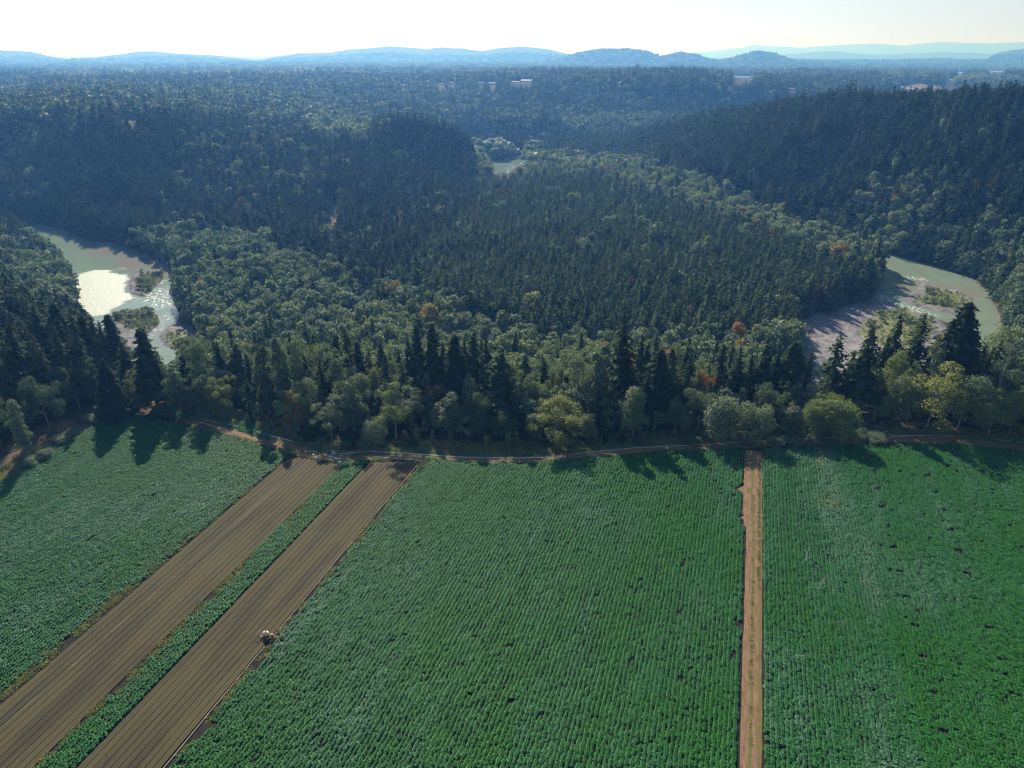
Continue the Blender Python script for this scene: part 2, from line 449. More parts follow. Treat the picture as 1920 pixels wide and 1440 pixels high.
gc = mixv(gc, (0.16, 0.17, 0.06), veg)
vg = vnoise(X / 7, Y / 7, 5)
gc = mixv(gc, (0.15, 0.11, 0.06), verge * ss(.35, .6, vg)); gc = mixv(gc, (0.07, 0.09, 0.03), verge * ss(.5, .3, vg))
gc = mixv(gc, (0.026, 0.023, 0.017), soil)
gc = mixv(gc, (0.20, 0.155, 0.085), clear)
me = mesh_np('ground', gv, quads, smooth=True)
attr(me, 'gcol', np.concatenate([gc, np.ones((len(X), 1))], 1), 'FLOAT_COLOR')
attr(me, 'stony', gravel * (1 - veg))
m, nt, out = new_mat('ground')
a = nd(nt, 'ShaderNodeAttribute', attribute_name='gcol'); st = nd(nt, 'ShaderNodeAttribute', attribute_name='stony')
tc = nd(nt, 'ShaderNodeNewGeometry')
n1 = nd(nt, 'ShaderNodeTexNoise', i_Scale=0.35, i_Detail=8.0, i_Roughness=0.7); n2 = nd(nt, 'ShaderNodeTexNoise', i_Scale=0.02, i_Detail=6.0)
n3 = nd(nt, 'ShaderNodeTexNoise', i_Scale=0.09, i_Detail=5.0, i_Distortion=1.2)
for n in (n1, n2, n3): nt.links.new(tc.outputs['Position'], n.inputs['Vector'])
g1 = ramp(nt, n1.outputs[0], [(0.3, (.45, .45, .45)), (0.7, (1.5, 1.5, 1.5))])
g2 = ramp(nt, n2.outputs[0], [(0.3, (.75, .78, .8)), (0.7, (1.25, 1.2, 1.15))])
c = mixc(nt, 1.0, a.outputs['Color'], g1, 'MULTIPLY'); c = mixc(nt, 1.0, c, g2, 'MULTIPLY')
wet = ramp(nt, n3.outputs[0], [(0.42, (.72, .70, .74)), (0.58, (1.15, 1.12, 1.1))])
c = mixc(nt, st.outputs['Fac'], c, mixc(nt, 1.0, c, wet, 'MULTIPLY'))
b = nd(nt, 'ShaderNodeBsdfPrincipled', i_Roughness=0.95); b.inputs['Specular IOR Level'].default_value = .15
bp = nd(nt, 'ShaderNodeBump', i_Strength=0.6, i_Distance=0.4); nt.links.new(n1.outputs[0], bp.inputs['Height'])
nt.links.new(bp.outputs[0], b.inputs['Normal']); nt.links.new(c, b.inputs['Base Color']); nt.links.new(b.outputs[0], out.inputs[0])
me.materials.append(m)
ground = link(bpy.data.objects.new('ground', me)); tag(ground, 'wooded river valley floor, canyon slopes and farm terrace', kind='structure')

# ------------------------------------------------------------------ river water
def water(name, poly, label, calm_only=False):
    p = np.array(poly); x0, y0 = p.min(0) - 12; x1, y1 = p.max(0) + 12
    s = 3.0
    xs = np.arange(x0, x1, s); ys = np.arange(y0, y1, s)
    A, B = np.meshgrid(xs, ys); D = sdist(A.ravel(), B.ravel(), poly).reshape(A.shape)
    keep = (D[:-1, :-1] < 14)
    i = np.arange(A.size).reshape(A.shape)
    q = np.stack([i[:-1, :-1], i[:-1, 1:], i[1:, 1:], i[1:, :-1]], -1)[keep]
    x, y = A.ravel(), B.ravel()
    me = mesh_np(name, np.stack([x, y, np.full(x.size, RZ)], -1), q)
    bed = height(x, y)
    sh = ss(-31.9, -30.3, bed)
    rif = np.zeros(x.size); foam = np.zeros(x.size); reef = np.zeros(x.size)
    if name == 'river' :
        for poly2, arr, wd in RIFF:
            arr = {'rif': rif, 'foam': foam, 'reef': reef}[arr]
            np.maximum(arr, ss(wd, -wd, sdist(x, y, poly2) + (fbm(x, y, 15, 66) - .5) * (wd * 2 + 18)), out=arr)
    attr(me, 'shallow', sh); attr(me, 'riffle', rif); attr(me, 'foam', foam); attr(me, 'reef', reef)
    me.materials.append(WATER)
    return tag(link(bpy.data.objects.new(name, me)), label, kind='structure')
RIFF = [
    ([P(*p, RZ) for p in [(120,520),(172,508),(200,506),(233,506),(240,530),(243,556),(215,580),(190,592),(160,600),(100,580)]], 'rif', 5),
    ([P(*p, RZ) for p in [(300,530),(316,560),(325,600),(300,620),(283,634),(276,628),(300,606),(305,590),(270,566),(262,556)]], 'foam', 4),
    ([P(*p, RZ) for p in [(298,512),(322,512),(318,525),(302,535),(285,550),(290,535)]], 'foam', 3),
    ([P(*p, RZ) for p in [(165,460),(235,464),(285,490),(300,506),(245,506),(215,490),(190,478)]], 'reef', 9),
    ([P(*p, RZ) for p in [(1680,553),(1735,530),(1728,522),(1690,530),(1660,535)]], 'reef', 6),
    ([P(*p, RZ) for p in [(1650,553),(1700,570),(1760,590),(1762,596),(1700,576),(1650,562)]], 'foam', 3),
    ([P(*p, RZ) for p in [(1745,530),(1790,533),(1830,552),(1825,560),(1795,545),(1750,537)]], 'reef', 5),
    ([P(*p, RZ) for p in [(1675,512),(1700,518),(1735,524),(1730,528),(1690,520)]], 'foam', 3)]
WATER, nt, out = new_mat('river_water')
A = {k: nd(nt, 'ShaderNodeAttribute', attribute_name=k).outputs['Fac'] for k in ('shallow', 'riffle', 'foam', 'reef')}
geo = nd(nt, 'ShaderNodeNewGeometry')
nz = nd(nt, 'ShaderNodeTexNoise', i_Scale=0.5, i_Detail=6.0, i_Roughness=.65); nt.links.new(geo.outputs['Position'], nz.inputs['Vector'])
nb = nd(nt, 'ShaderNodeTexNoise', i_Scale=0.08, i_Detail=3.0); nt.links.new(geo.outputs['Position'], nb.inputs['Vector'])
cc = mixc(nt, nb.outputs[0], (0.15, 0.20, 0.14), (0.21, 0.27, 0.18))
cc = mixc(nt, math_n(nt, 'MAXIMUM', math_n(nt, 'MULTIPLY', A['shallow'], .7), math_n(nt, 'MULTIPLY', A['reef'], .85)), cc, (0.22, 0.19, 0.155))
fo = math_n(nt, 'MULTIPLY', A['foam'], ramp(nt, nz.outputs[0], [(.5, (0, 0, 0)), (.62, (1, 1, 1))]))
cc = mixc(nt, fo, cc, (0.75, 0.78, 0.8))
b = nd(nt, 'ShaderNodeBsdfPrincipled'); b.inputs['IOR'].default_value = 1.33
nt.links.new(cc, b.inputs['Base Color'])
ro = math_n(nt, 'MAXIMUM', math_n(nt, 'MAXIMUM', math_n(nt, 'MULTIPLY', A['riffle'], .46), math_n(nt, 'MULTIPLY', fo, .42)), .06)
nt.links.new(ro, b.inputs['Roughness'])
nt.links.new(math_n(nt, 'MULTIPLY_ADD', math_n(nt, 'MAXIMUM', A['riffle'], fo), .65, .3), b.inputs['Specular IOR Level'])
bp = nd(nt, 'ShaderNodeBump', i_Distance=0.5)
nt.links.new(math_n(nt, 'ADD', math_n(nt, 'MULTIPLY', math_n(nt, 'MAXIMUM', A['riffle'], math_n(nt, 'MULTIPLY', A['foam'], .25)), .8), .025), bp.inputs['Strength'])
nt.links.new(nz.outputs[0], bp.inputs['Height']); nt.links.new(bp.outputs[0], b.inputs['Normal'])
nt.links.new(b.outputs[0], out.inputs[0])
BOTH = None
water('river', RIVER_L, 'pale green river with a glaring white reach and riffles round its bars')
water('river', RIVER_R, 'milky green river bend beside the wide gravel bar')
water('river_pool', POOL, 'small pale green pool of river at the foot of the canyon wall')

# ------------------------------------------------------------------ trees: shapes
FIR_STOPS = [(0.0, (0.012, 0.028, 0.011)), (0.35, (0.028, 0.058, 0.018)), (0.7, (0.07, 0.105, 0.04)), (0.88, (0.075, 0.09, 0.03)), (1.0, (0.13, 0.075, 0.035))]
LEAF_STOPS = [(0.0, (0.035, 0.065, 0.025)), (0.25, (0.105, 0.15, 0.078)), (0.5, (0.21, 0.25, 0.165)), (0.68, (0.17, 0.215, 0.045)), (0.82, (0.24, 0.225, 0.045)), (0.92, (0.32, 0.2, 0.04)), (1.0, (0.28, 0.13, 0.04))]
M_FIR = leaf_mat('fir_needles', FIR_STOPS, trans=0.22, rough=0.8, spec=0.12)
M_LEAF = leaf_mat('broad_leaves', LEAF_STOPS, trans=0.32, rough=0.6, spec=0.25, spread=1.0)
M_BARK = simple('bark', (0.10, 0.085, 0.07), 0.9, noise=.5, scale=2.0)
M_PALEBARK = simple('pale_bark', (0.26, 0.24, 0.21), 0.9, noise=.5, scale=2.0)

def quads_from(c, n, w, h, g, seed_spin=True):
    """leaf quads: centres c, normals n, half sizes w,h"""
    N = len(c); n = n / np.maximum(np.linalg.norm(n, axis=1, keepdims=True), 1e-6)
    r = g.normal(size=(N, 3)); a = np.cross(n, r); a /= np.maximum(np.linalg.norm(a, axis=1, keepdims=True), 1e-6)
    b = np.cross(n, a)
    w = np.broadcast_to(np.asarray(w).reshape(-1, 1), (N, 1)); h = np.broadcast_to(np.asarray(h).reshape(-1, 1), (N, 1))
    v = np.stack([c - a * w, c - b * h * .55 , c + a * w, c + b * h], 1).reshape(-1, 3)
    return v
def finish(name, V, mat, g):
    k = len(V) // 4
    me = mesh_np(name, V, np.arange(k * 4).reshape(-1, 4), [mat])
    attr(me, 'var', np.repeat(g.random(k), 4))
    return me
def fir_crown(name, g, levels, per, sprays, base=0.12, width=0.15, droop=0.35, open_=0.0, ragged=.25, size=1.0, col=0.0):
    """unit-height conifer crown: whorls of drooping boughs, each a row of needle sprays"""
    V = []
    zs = base + (0.985 - base) * (np.linspace(0, 1, levels) ** 0.92)
    for li, z in enumerate(zs):
        f = (z - base) / (1 - base)
        prof = width * (min(1, (1 - f) * 1.2 + .02) ** (0.75 - .4 * col)) * min(1, .6 + f * 3.2)
        n = max(3, int(per * (0.5 + 0.6 * (1 - f))))
        a0 = g.random() * 6.28
        for k in range(n):
            if g.random() < open_: continue
            a = a0 + 6.283 * k / n + g.normal() * .18
            L = prof * (1 + g.normal() * ragged) * 1.0
            if L < .006: L = .006
            ns = max(2, int(round(sprays * (0.4 + 0.6 * L / width))))
            t = (np.arange(ns) + .6 + g.normal(size=ns) * .15) / ns
            up = .10 * (1 - f * .3)
            rr_ = t * L
            zz = z + L * (up * 2.2 * t - droop * t * t * 1.6) + g.normal(size=ns) * .003
            side = g.normal(size=ns) * L * .10
            c = np.stack([np.cos(a) * rr_ - np.sin(a) * side, np.sin(a) * rr_ + np.cos(a) * side, zz], 1)
            nrm = np.stack([np.cos(a) * .45 + g.normal(size=ns) * .4, np.sin(a) * .45 + g.normal(size=ns) * .4, .8 + g.normal(size=ns) * .25], 1)
            s = (.012 + .16 * L * (1.05 - .5 * t)) * size * (0.8 + .4 * g.random(ns))
            V.append(quads_from(c, nrm, s * 1.25, s * 1.1, g))
    tip = np.array([[0, 0, .975], [0, 0, .99]]); V.append(quads_from(tip, np.array([[1., .2, .3], [.2, 1., .3]]), .006, .016, g))
    return finish(name, np.concatenate(V), M_FIR, g)
def leaf_crown(name, g, nleaf, lobes, size, base=0.2, wide=0.32, tall=False, mat=None, round_=False, airy=0.0, fine=False):
    """unit-height broadleaf crown: leaf sprays on and inside uneven lobes"""
    mat = mat or M_LEAF
    C = []
    for i in range(lobes):
        if tall:
            z = base + (1 - base) * (.08 + .84 * (i + .5) / lobes); a = i * 2.4 + g.random(); q = wide * (.42 if i else .1) * (1 - .55 * abs(z - .55)) * g.uniform(.5, 1.1)
            C.append((q * math.cos(a), q * math.sin(a), z, wide * (g.uniform(.25, .6) if fine else g.uniform(.42, .62)) * (1.15 - .55 * (z - base)), (1 - base) / lobes * g.uniform(.8, 1.3) * (1.5 if fine else 1)))
        else:
            z = base + (1 - base) * g.uniform(.18, .86) if i else .72; f = (z - base) / (1 - base)
            q = 0 if not i else wide * math.sqrt(max(0, 1 - (f * 1.05 - .25) ** 2 * 1.3)) * g.uniform(.35, .98 if fine else .75); a = i * 2.4 + g.normal() * .6
            s = wide * (g.uniform(.15, .40) if fine else g.uniform(.34, .55))
            C.append((q * math.cos(a), q * math.sin(a), min(z, 1 - s * .8), s, s * g.uniform(.75, 1.15)))
    w = np.array([c[3] ** 2 for c in C]); w = w / w.sum()
    pick = g.choice(len(C), nleaf, p=w); C = np.array(C)[pick]
    d = g.normal(size=(nleaf, 3)); d /= np.linalg.norm(d, axis=1, keepdims=True); d[:, 2] = np.where(d[:, 2] < -.45, -d[:, 2], d[:, 2])
    # leaf clumps: lump the surface
    lump = 1 + .36 * np.sin(d[:, 0] * 7 + pick) * np.sin(d[:, 1] * 8 + pick * 2) * np.sin(d[:, 2] * 6 + pick * 3)
    r = (1 - np.abs(g.normal(size=nleaf)) * (.16 + airy)) * lump
    c = C[:, :3] + d * np.stack([C[:, 3], C[:, 3], C[:, 4]], 1) * r[:, None]
    n = d * .7 + g.normal(size=(nleaf, 3)) * .6 + np.array([0, 0, .45])
    s = size * g.uniform(.6, 1.4, nleaf)
    c[:, 2] = np.clip(c[:, 2], .02, 1.0)
    return finish(name, quads_from(c, n, s, s * .9, g), mat, g), C
def trunk_mesh(name, g, mat, top=0.93, r0=0.011, lean=0.0, limbs=0, wide=.25, multi=1, snag=False):
    mb = MB()
    for mlt in range(multi):
        a = g.random() * 6.28; sp = 0 if multi == 1 else .06
        pts = []; rad = []
        for i in range(7):
            t = i / 6
            pts.append((sp * t * math.cos(a) * 2 + g.normal() * .003 * (i > 0) + lean * t, sp * t * math.sin(a) * 2 + g.normal() * .003 * (i > 0), t * top - (.02 if i == 0 else 0)))
            rad.append(r0 * (1 - .85 * t) * (1.35 if i == 0 else 1))
        mb.tube(pts, rad, 6)
        for k in range(limbs):
            t = .28 + .6 * (k + .5) / limbs; aa = k * 2.4 + g.random(); j = int(t * 6); p = Vector(pts[j]).lerp(Vector(pts[min(6, j + 1)]), t * 6 - j)
            L = wide * g.uniform(.5, .9) * (1.1 - .4 * t)
            q1 = p + Vector((math.cos(aa) * L * .5, math.sin(aa) * L * .5, L * .35)); q2 = p + Vector((math.cos(aa) * L, math.sin(aa) * L, L * .95))
            mb.tube([p, q1, q2], [r0 * .5 * (1 - t * .5), r0 * .3 * (1 - t * .5), r0 * .08], 4)
    me = bpy.data.meshes.new(name); me.from_pydata(mb.v, [], mb.f); me.materials.append(mat); me.update()
    return me

G = lambda s: np.random.default_rng(s)
# near conifers: (crown, trunk)
FIR_HI = [fir_crown('crown', G(i), 40, 8, 10, base=[.10, .16, .06, .2][i % 4], width=[.135, .115, .16, .125][i % 4], droop=[.3, .45, .25, .5][i % 4], open_=[.2, .35, .15, .3][i % 4], ragged=.33, size=.72) for i in range(4)]
FIR_DENSE = [fir_crown('crown', G(20 + i), 52, 12, 9, base=.03, width=.165, droop=.5, open_=.06, ragged=.22, size=.9, col=.35) for i in range(2)]
FIR_SLIM = [fir_crown('crown', G(30 + i), 48, 7, 5, base=.15, width=.075, droop=.5, open_=.12, ragged=.3, size=1.3, col=.6) for i in range(2)]
FIR_OPEN = [fir_crown('crown', G(40 + i), 26, 7, 8, base=.12, width=.19, droop=.35, open_=.2, ragged=.3, size=.8) for i in range(2)]
FIR_TRUNK = [trunk_mesh('trunk', G(60 + i), M_BARK, .96, .011) for i in range(2)]
FIR_MID = [fir_crown('crown', G(70 + i), [26, 22, 28, 24, 26, 20, 26, 24][i], 8, 5, base=[.1, .2, .05, .15, .1, .3, .08, .12][i], width=[.20, .17, .21, .14, .185, .16, .24, .18][i], droop=[.4, .3, .55, .45, .4, .3, .5, .4][i], open_=[.1, .25, .05, .15, .1, .4, .08, .2][i], ragged=.3, size=1.0, col=[0, 0, .4, .5, 0, .3, .2, .6][i]) for i in range(8)]
FIR_FAR = [fir_crown('far_fir_%d' % i, G(80 + i), 12, 6, 3, base=.1, width=[.20, .18, .21, .165][i], droop=.35, size=1.6) for i in range(4)]
LEAF_HI = {}
LEAF_HI['round'] = [leaf_crown('crown', G(100 + i), 9500, 30, .0115, base=.06, wide=.40, fine=True)[0] for i in range(3)]
LEAF_HI['tall'] = [leaf_crown('crown', G(110 + i), 8500, 26, .0105, base=.10, wide=.24, tall=True, fine=True)[0] for i in range(3)]
LEAF_HI['airy'] = [leaf_crown('crown', G(120 + i), 5200, 26, .0105, base=.16, wide=.30, airy=.14, fine=True)[0] for i in range(2)]
LEAF_HI['ivy'] = [leaf_crown('crown', G(130 + i), 9500, 12, .0105, base=.0, wide=.145, tall=True)[0] for i in range(2)]
LEAF_HI['bush'] = [leaf_crown('crown', G(140 + i), 6500, 14, .022, base=.0, wide=.58)[0] for i in range(3)]
LEAF_TRUNK = [trunk_mesh('trunk', G(160 + i), M_PALEBARK, .8, .013, limbs=9, wide=.3, lean=.03 * (i - 1)) for i in range(3)]
BUSH_TRUNK = trunk_mesh('trunk', G(170), M_BARK, .55, .014, limbs=5, wide=.3, multi=3)
LEAF_MID = [leaf_crown('crown', G(180 + i), 900, 9, .036, base=.12, wide=[.36, .30, .33, .26, .38][i], tall=(i in (1, 3)))[0] for i in range(5)]
LEAF_FAR = [leaf_crown('far_leaf_%d' % i, G(190 + i), 170, 5, .085, base=.08, wide=[.42, .36, .45][i])[0] for i in range(3)]
TR_MID = trunk_mesh('trunk', G(195), M_BARK, .85, .012)

# ------------------------------------------------------------------ trees: where they stand
def inpoly(px, py, poly): return sdist(px, py, poly) < 0
def decid_share(px, py):
    f = np.full(px.shape, .5)
    def zone(poly, v):
        f[:] = np.where(inpoly(px, py, poly), v, f)
    zone([(-400,100),(2400,100),(2400,170),(-400,170)], .45)
    zone([(-400,160),(620,160),(620,230),(-400,230)], .62)
    zone([(-400,215),(300,215),(560,235),(900,230),(895,380),(820,560),(560,470),(330,440),(-400,420)], .28)
    zone([(280,260),(560,240),(620,330),(500,420),(330,360)], .4)
    zone([(560,215),(700,215),(700,260),(590,262)], .85)
    zone([(620,380),(800,440),(860,560),(720,520),(600,460)], .3)
    zone([(880,150),(1700,150),(1500,230),(880,280)], .4)
    zone([(1060,215),(1240,210),(1240,250),(1060,262)], .85)
    zone([(1180,245),(1250,222),(1450,190),(1700,172),(2400,160),(2400,260),(1500,400),(1300,330)], .07)
    zone([(1640,310),(1750,200),(1800,210),(1720,330)], .45)
    zone([(1500,380),(1650,330),(2400,240),(2400,700),(1850,560),(1640,466),(1480,415)], .62)
    zone([(1480,250),(1640,290),(1600,400),(1440,400),(1330,330)], .12)
    zone([(1000,262),(1180,245),(1300,330),(1200,300),(1100,300),(1000,285)], .15)
    zone([(830,350),(900,335),(1000,335),(1100,330),(1280,390),(1450,450),(1640,500),(1660,530),(1480,610),(1300,620),(1000,620),(900,570),(800,550),(800,430)], .05)
    zone([(880,290),(1000,285),(1150,295),(1300,330),(1450,400),(1640,466),(1670,500),(1650,520),(1450,440),(1280,385),(1120,330),(960,335),(890,325)], .93)
    zone([(-100,410),(100,410),(180,500),(180,570),(-100,560)], .75)
    zone([(-400,560),(240,560),(280,640),(260,780),(-400,950)], .3)
    zone([(250,440),(330,430),(450,440),(560,480),(700,560),(800,548),(900,590),(1000,622),(1300,622),(1500,605),(1510,760),(300,780),(330,600),(310,520)], .95)
    return f
def scatter(r0, r1, spac, azlim, seed):
    g = G(seed); out = []
    r = r0
    while r < r1:
        s = spac(r); n = int(2 * azlim * r / s)
        az = (np.arange(n) + .5) / n * 2 * azlim - azlim + g.uniform(-.42, .42, n) * s / r
        q = r + g.uniform(-.42, .42, n) * s * .9
        out.append(np.stack([q * np.sin(az), q * np.cos(az)], 1)); r += s * .88
    return np.concatenate(out)
_h = np.hypot
pts = scatter(205, 2700, lambda r: 5.2 if r < 320 else (6.1 if r < 750 else 6.1 + (r - 750) / 1950 * 7), R(43), 5)
x, y = pts.T
keep = sdist(x, y, FIELD_POLY) > 6.5
x, y = x[keep], y[keep]
rr_ = np.hypot(x, y)
dr = np.minimum(sdist(x, y, RIVER_L), np.minimum(sdist(x, y, RIVER_R), sdist(x, y, POOL)))
for poly in [GRAVEL_R, GRAVEL_L, UPBAR] + BARS_L + BARS_R: dr = np.minimum(dr, sdist(x, y, poly) + 2)
keep = (dr > 4) & (clear_mask(x, y) < .4)
# the strip right behind the farm track stays low and brushy, the tree belt follows
df = sdist(x, y, FIELD_POLY)
keep &= ~((df < 21) & (x <= -148)) & ~((df < 6.8) & (x > -148)) & ~((df < 30) & (x > 118) & (x < 175) & (G(2).random(len(x)) < .8))
keep &= ~((y < 335) & (x > 120) & (x < 205) & (y > 262) & (G(1).random(len(x)) < .75))   # thin woods in front of the gravel bar
x, y = x[keep], y[keep]
z = height(x, y)
OPEN_VIEW = [[(163,495),(245,500),(330,505),(330,560),(335,600),(352,690),(300,690),(258,640),(205,600),(160,585)],
             [(1502,640),(1540,600),(1640,560),(1668,515),(1850,560),(1850,600),(1800,640),(1740,640),(1640,610),(1580,690),(1520,690)]]
opn = np.zeros(len(x), bool)                              # the river reaches and the bar lie open, no tall trees before them
for hh_ in (2, 8, 14, 21, 27):
    a_, b_ = project(x, y, z + hh_)
    for poly in OPEN_VIEW: opn |= inpoly(a_, b_, poly) & (y > 240)
FAR_VIEW = [([(916,304),(940,299),(994,290),(988,300),(958,316),(925,320)], 1085), ([(1668,160),(1865,161),(1865,167),(1670,167)], 2300), ([(205,208),(275,206),(270,215),(215,217)], 1005), ([(608,350),(632,352),(640,385),(632,422),(605,414),(618,385)], 700)]
for q in SITES:
    az_ = math.atan2(q[0] - 960, F * math.cos(PITCH) + 590 * math.sin(PITCH)); X_, Y_ = q[1] * math.sin(az_), q[1] * math.cos(az_); z_ = height1(X_, Y_)
    (u0_, v0_), (u1_, v1_) = project(X_, Y_, z_ - 1), project(X_, Y_, z_ + q[4] + 4); w_ = q[2] / 2 * F / q[1] + 6000 / q[1]
    FAR_VIEW.append(([(u0_ - w_, v0_ + 1.5), (u0_ + w_, v0_ + 1.5), (u0_ + w_, v1_), (u0_ - w_, v1_)], q[1]))
for hh_ in (3, 8, 12, 16, 20, 25):
    a_, b_ = project(x, y, z + hh_); r_ = np.hypot(x, y)
    for poly, dmax in FAR_VIEW: opn |= inpoly(a_, b_, poly) & (r_ > 450) & (r_ < dmax + 30)
x, y, z = x[~opn], y[~opn], z[~opn]
r = np.hypot(x, y); g = G(11)
px, py = project(x, y, z + 14)
fd = decid_share(px, py)
patch = fbm(x, y, 34, 41, 3); patch2 = fbm(x, y, 130, 43, 2)
dec = (g.random(len(x)) * .55 + patch * .45 * 1.0 + .0) < (fd * 1.02 - .01) * (0.6 + .8 * (patch2)) * 1.0
dec = np.where(fd > .9, g.random(len(x)) < fd, np.where(fd < .1, g.random(len(x)) < fd, dec))
ht = np.where(dec, g.uniform(13, 24, len(x)), g.uniform(17, 31, len(x)))
front = (py > 580) & (px > 280) & (px < 1500)
ht = np.where(front & dec, g.uniform(14, 22, len(x)), ht)
wid_front = front & dec
plant = (fd < .06)
ht = np.where(plant & ~dec, g.uniform(18, 26, len(x)), ht)
ridge = inpoly(px, py, [(1180,260),(1450,200),(1700,178),(2400,160),(2400,420),(1500,420)])
ht = np.where(ridge & ~dec, g.uniform(25, 35, len(x)), ht)
leftw = (x < -120) & (y < 420) & (z > -14)
ht = np.where(leftw, ht * 1.0, ht)
ht = ht * (.82 + .36 * fbm(x, y, 28, 81, 3)) * np.where(g.random(len(x)) < .06, g.uniform(1.1, 1.3, len(x)), 1)
ht = np.where(r > 1200, ht * .92, ht)
dfk = sdist(x, y, FIELD_POLY)
bluff = (dfk >= 30) & (dfk < 80) & (x > -110) & (x < 118)
dec = np.where(bluff, g.random(len(x)) < .84, dec); ht = np.where(bluff & ~dec, g.uniform(18, 32, len(x)), ht)
belt = (dfk < 30) & (x > -148)
dec = np.where(belt, g.random(len(x)) < .75, dec)
ht = np.where(belt, (2.8 + np.maximum(0, dfk - 7) * .62) * g.uniform(.6, 1.25, len(x)) + np.where(dec, 0, 4), ht)
wid = np.where(dec, g.uniform(.6, 1.0, len(x)), g.uniform(.9, 1.3, len(x)))
wid = np.where(r > 900, wid * (1 + (r - 900) / 1800 * .55), wid)
tint = np.where(dec, .16 + .42 * fbm(x, y, 40, 51, 3) + g.normal(size=len(x)) * .07, .15 + .45 * fbm(x, y, 50, 52, 3) + g.normal(size=len(x)) * .09)
rare = g.random(len(x))
tint = np.where(dec & (rare < .022), g.uniform(.64, .9, len(x)), tint)
tint = np.where(dec & front & (fbm(x, y, 28, 61, 2) > .56), tint + .16, tint)
tint = np.where(~dec & plant, tint * .6 + .46, tint)
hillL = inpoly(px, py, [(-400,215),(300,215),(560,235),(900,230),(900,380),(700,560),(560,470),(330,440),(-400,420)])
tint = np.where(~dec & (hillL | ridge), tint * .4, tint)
valley = inpoly(px, py, [(880,280),(1150,290),(1300,330),(1450,400),(1640,466),(1670,500),(1650,520),(1450,440),(1280,385),(1120,330),(890,325)]); tint = np.where(dec & (front | valley), np.clip(tint + .1, 0, 1), tint)
wall = inpoly(px, py, [(880,225),(1050,225),(1120,268),(1000,275),(880,272)]) | inpoly(px, py, [(1180,165),(1350,160),(1640,180),(1450,205),(1240,215)]); dec = dec & ~(wall & (g.random(len(x)) < .75)); tint = np.where(wall & ~dec, 0.02, tint)  # shade of the steep canyon walls put into the trees' dark tint
bluffL = inpoly(px, py, [(690,215),(850,225),(888,270),(890,350),(800,380),(700,330)]) & (r < 1010); kz = (px > 880) & (px < 1010) & (py > 275) & (py < 325) & ~bluffL; dec = dec | (kz & (g.random(len(x)) < .9)); tint = np.where(kz, .55, tint); dec = dec & ~(bluffL & (g.random(len(x)) < .8)); ht = np.where(bluffL, ht * 1.15, ht)
tint = np.where(~dec & (rare < .006), .97, tint)
tint = np.clip(tint, 0, 1)
# drop what the canopy in front fully hides
azb = np.round((np.arctan2(x, y) + 1) / .004).astype(int)
o = np.argsort(r); mx = np.full(azb.max() + 2, -9.0); hid = np.zeros(len(x), bool)
tt = (z + ht - CAM_H) / r; tb = (z + ht * .72 - CAM_H) / r
bins = mx
order_blocks = np.array_split(o, max(1, len(o) // 60))
for blk in order_blocks:
    m3 = np.maximum(bins[azb[blk]], np.minimum(bins[azb[blk] - 1], bins[azb[blk] + 1]))
    hid[blk] = tt[blk] < m3 - .006
    np.maximum.at(bins, azb[blk], tb[blk])
# keep those a few metres past the frame
k = ~hid
x, y, z, r, ht, wid, tint, dec, px, py = [q[k] for q in (x, y, z, r, ht, wid, tint, dec, px, py)]
print('trees', len(x), 'broadleaf', int(dec.sum()), 'hidden dropped', int(hid.sum()))

# ------------------------------------------------------------------ instanced stuff
def source_collection(name, meshes):
    c = bpy.data.collections.new(name)
    for i, me_ in enumerate(meshes):
        c.objects.link(bpy.data.objects.new('%s_%02d' % (name, i), me_))
    return c
def instanced(name, pos, rot, scl, index, col, label, tint=None, kind='stuff'):
    me_ = bpy.data.meshes.new(name); me_.vertices.add(len(pos)); me_.vertices.foreach_set('co', np.asarray(pos, np.float32).ravel())
    attr(me_, 'rot', np.asarray(rot, np.float32), 'FLOAT_VECTOR'); attr(me_, 'scl', np.asarray(scl, np.float32), 'FLOAT_VECTOR')
    attr(me_, 'idx', np.asarray(index, np.int32), 'INT')
    attr(me_, 'tint', np.asarray(tint if tint is not None else np.full(len(pos), .4), np.float32))
    o = link(bpy.data.objects.new(name, me_))
    ng = bpy.data.node_groups.new(name, 'GeometryNodeTree')
    ng.interface.new_socket('Geometry', in_out='INPUT', socket_type='NodeSocketGeometry'); ng.interface.new_socket('Geometry', in_out='OUTPUT', socket_type='NodeSocketGeometry')
    gi = ng.nodes.new('NodeGroupInput'); go = ng.nodes.new('NodeGroupOutput')
    ip = ng.nodes.new('GeometryNodeInstanceOnPoints'); ci = ng.nodes.new('GeometryNodeCollectionInfo')
    mp = ng.nodes.new('GeometryNodeMeshToPoints')
    ci.inputs['Collection'].default_value = col; ci.inputs['Separate Children'].default_value = True; ci.inputs['Reset Children'].default_value = True
    def na_(nm, t):
        n = ng.nodes.new('GeometryNodeInputNamedAttribute'); n.data_type = t; n.inputs['Name'].default_value = nm; return n.outputs['Attribute']
    L = ng.links.new
    L(gi.outputs[0], mp.inputs['Mesh']); L(mp.outputs[0], ip.inputs['Points']); L(ci.outputs[0], ip.inputs['Instance'])
    ip.inputs['Pick Instance'].default_value = True
    L(na_('idx', 'INT'), ip.inputs['Instance Index']); L(na_('rot', 'FLOAT_VECTOR'), ip.inputs['Rotation']); L(na_('scl', 'FLOAT_VECTOR'), ip.inputs['Scale'])
    L(ip.outputs[0], go.inputs[0])
    md = o.modifiers.new('scatter', 'NODES'); md.node_group = ng
    return tag(o, label, kind=kind)

HERO_XY = []      # filled by the tree belt below

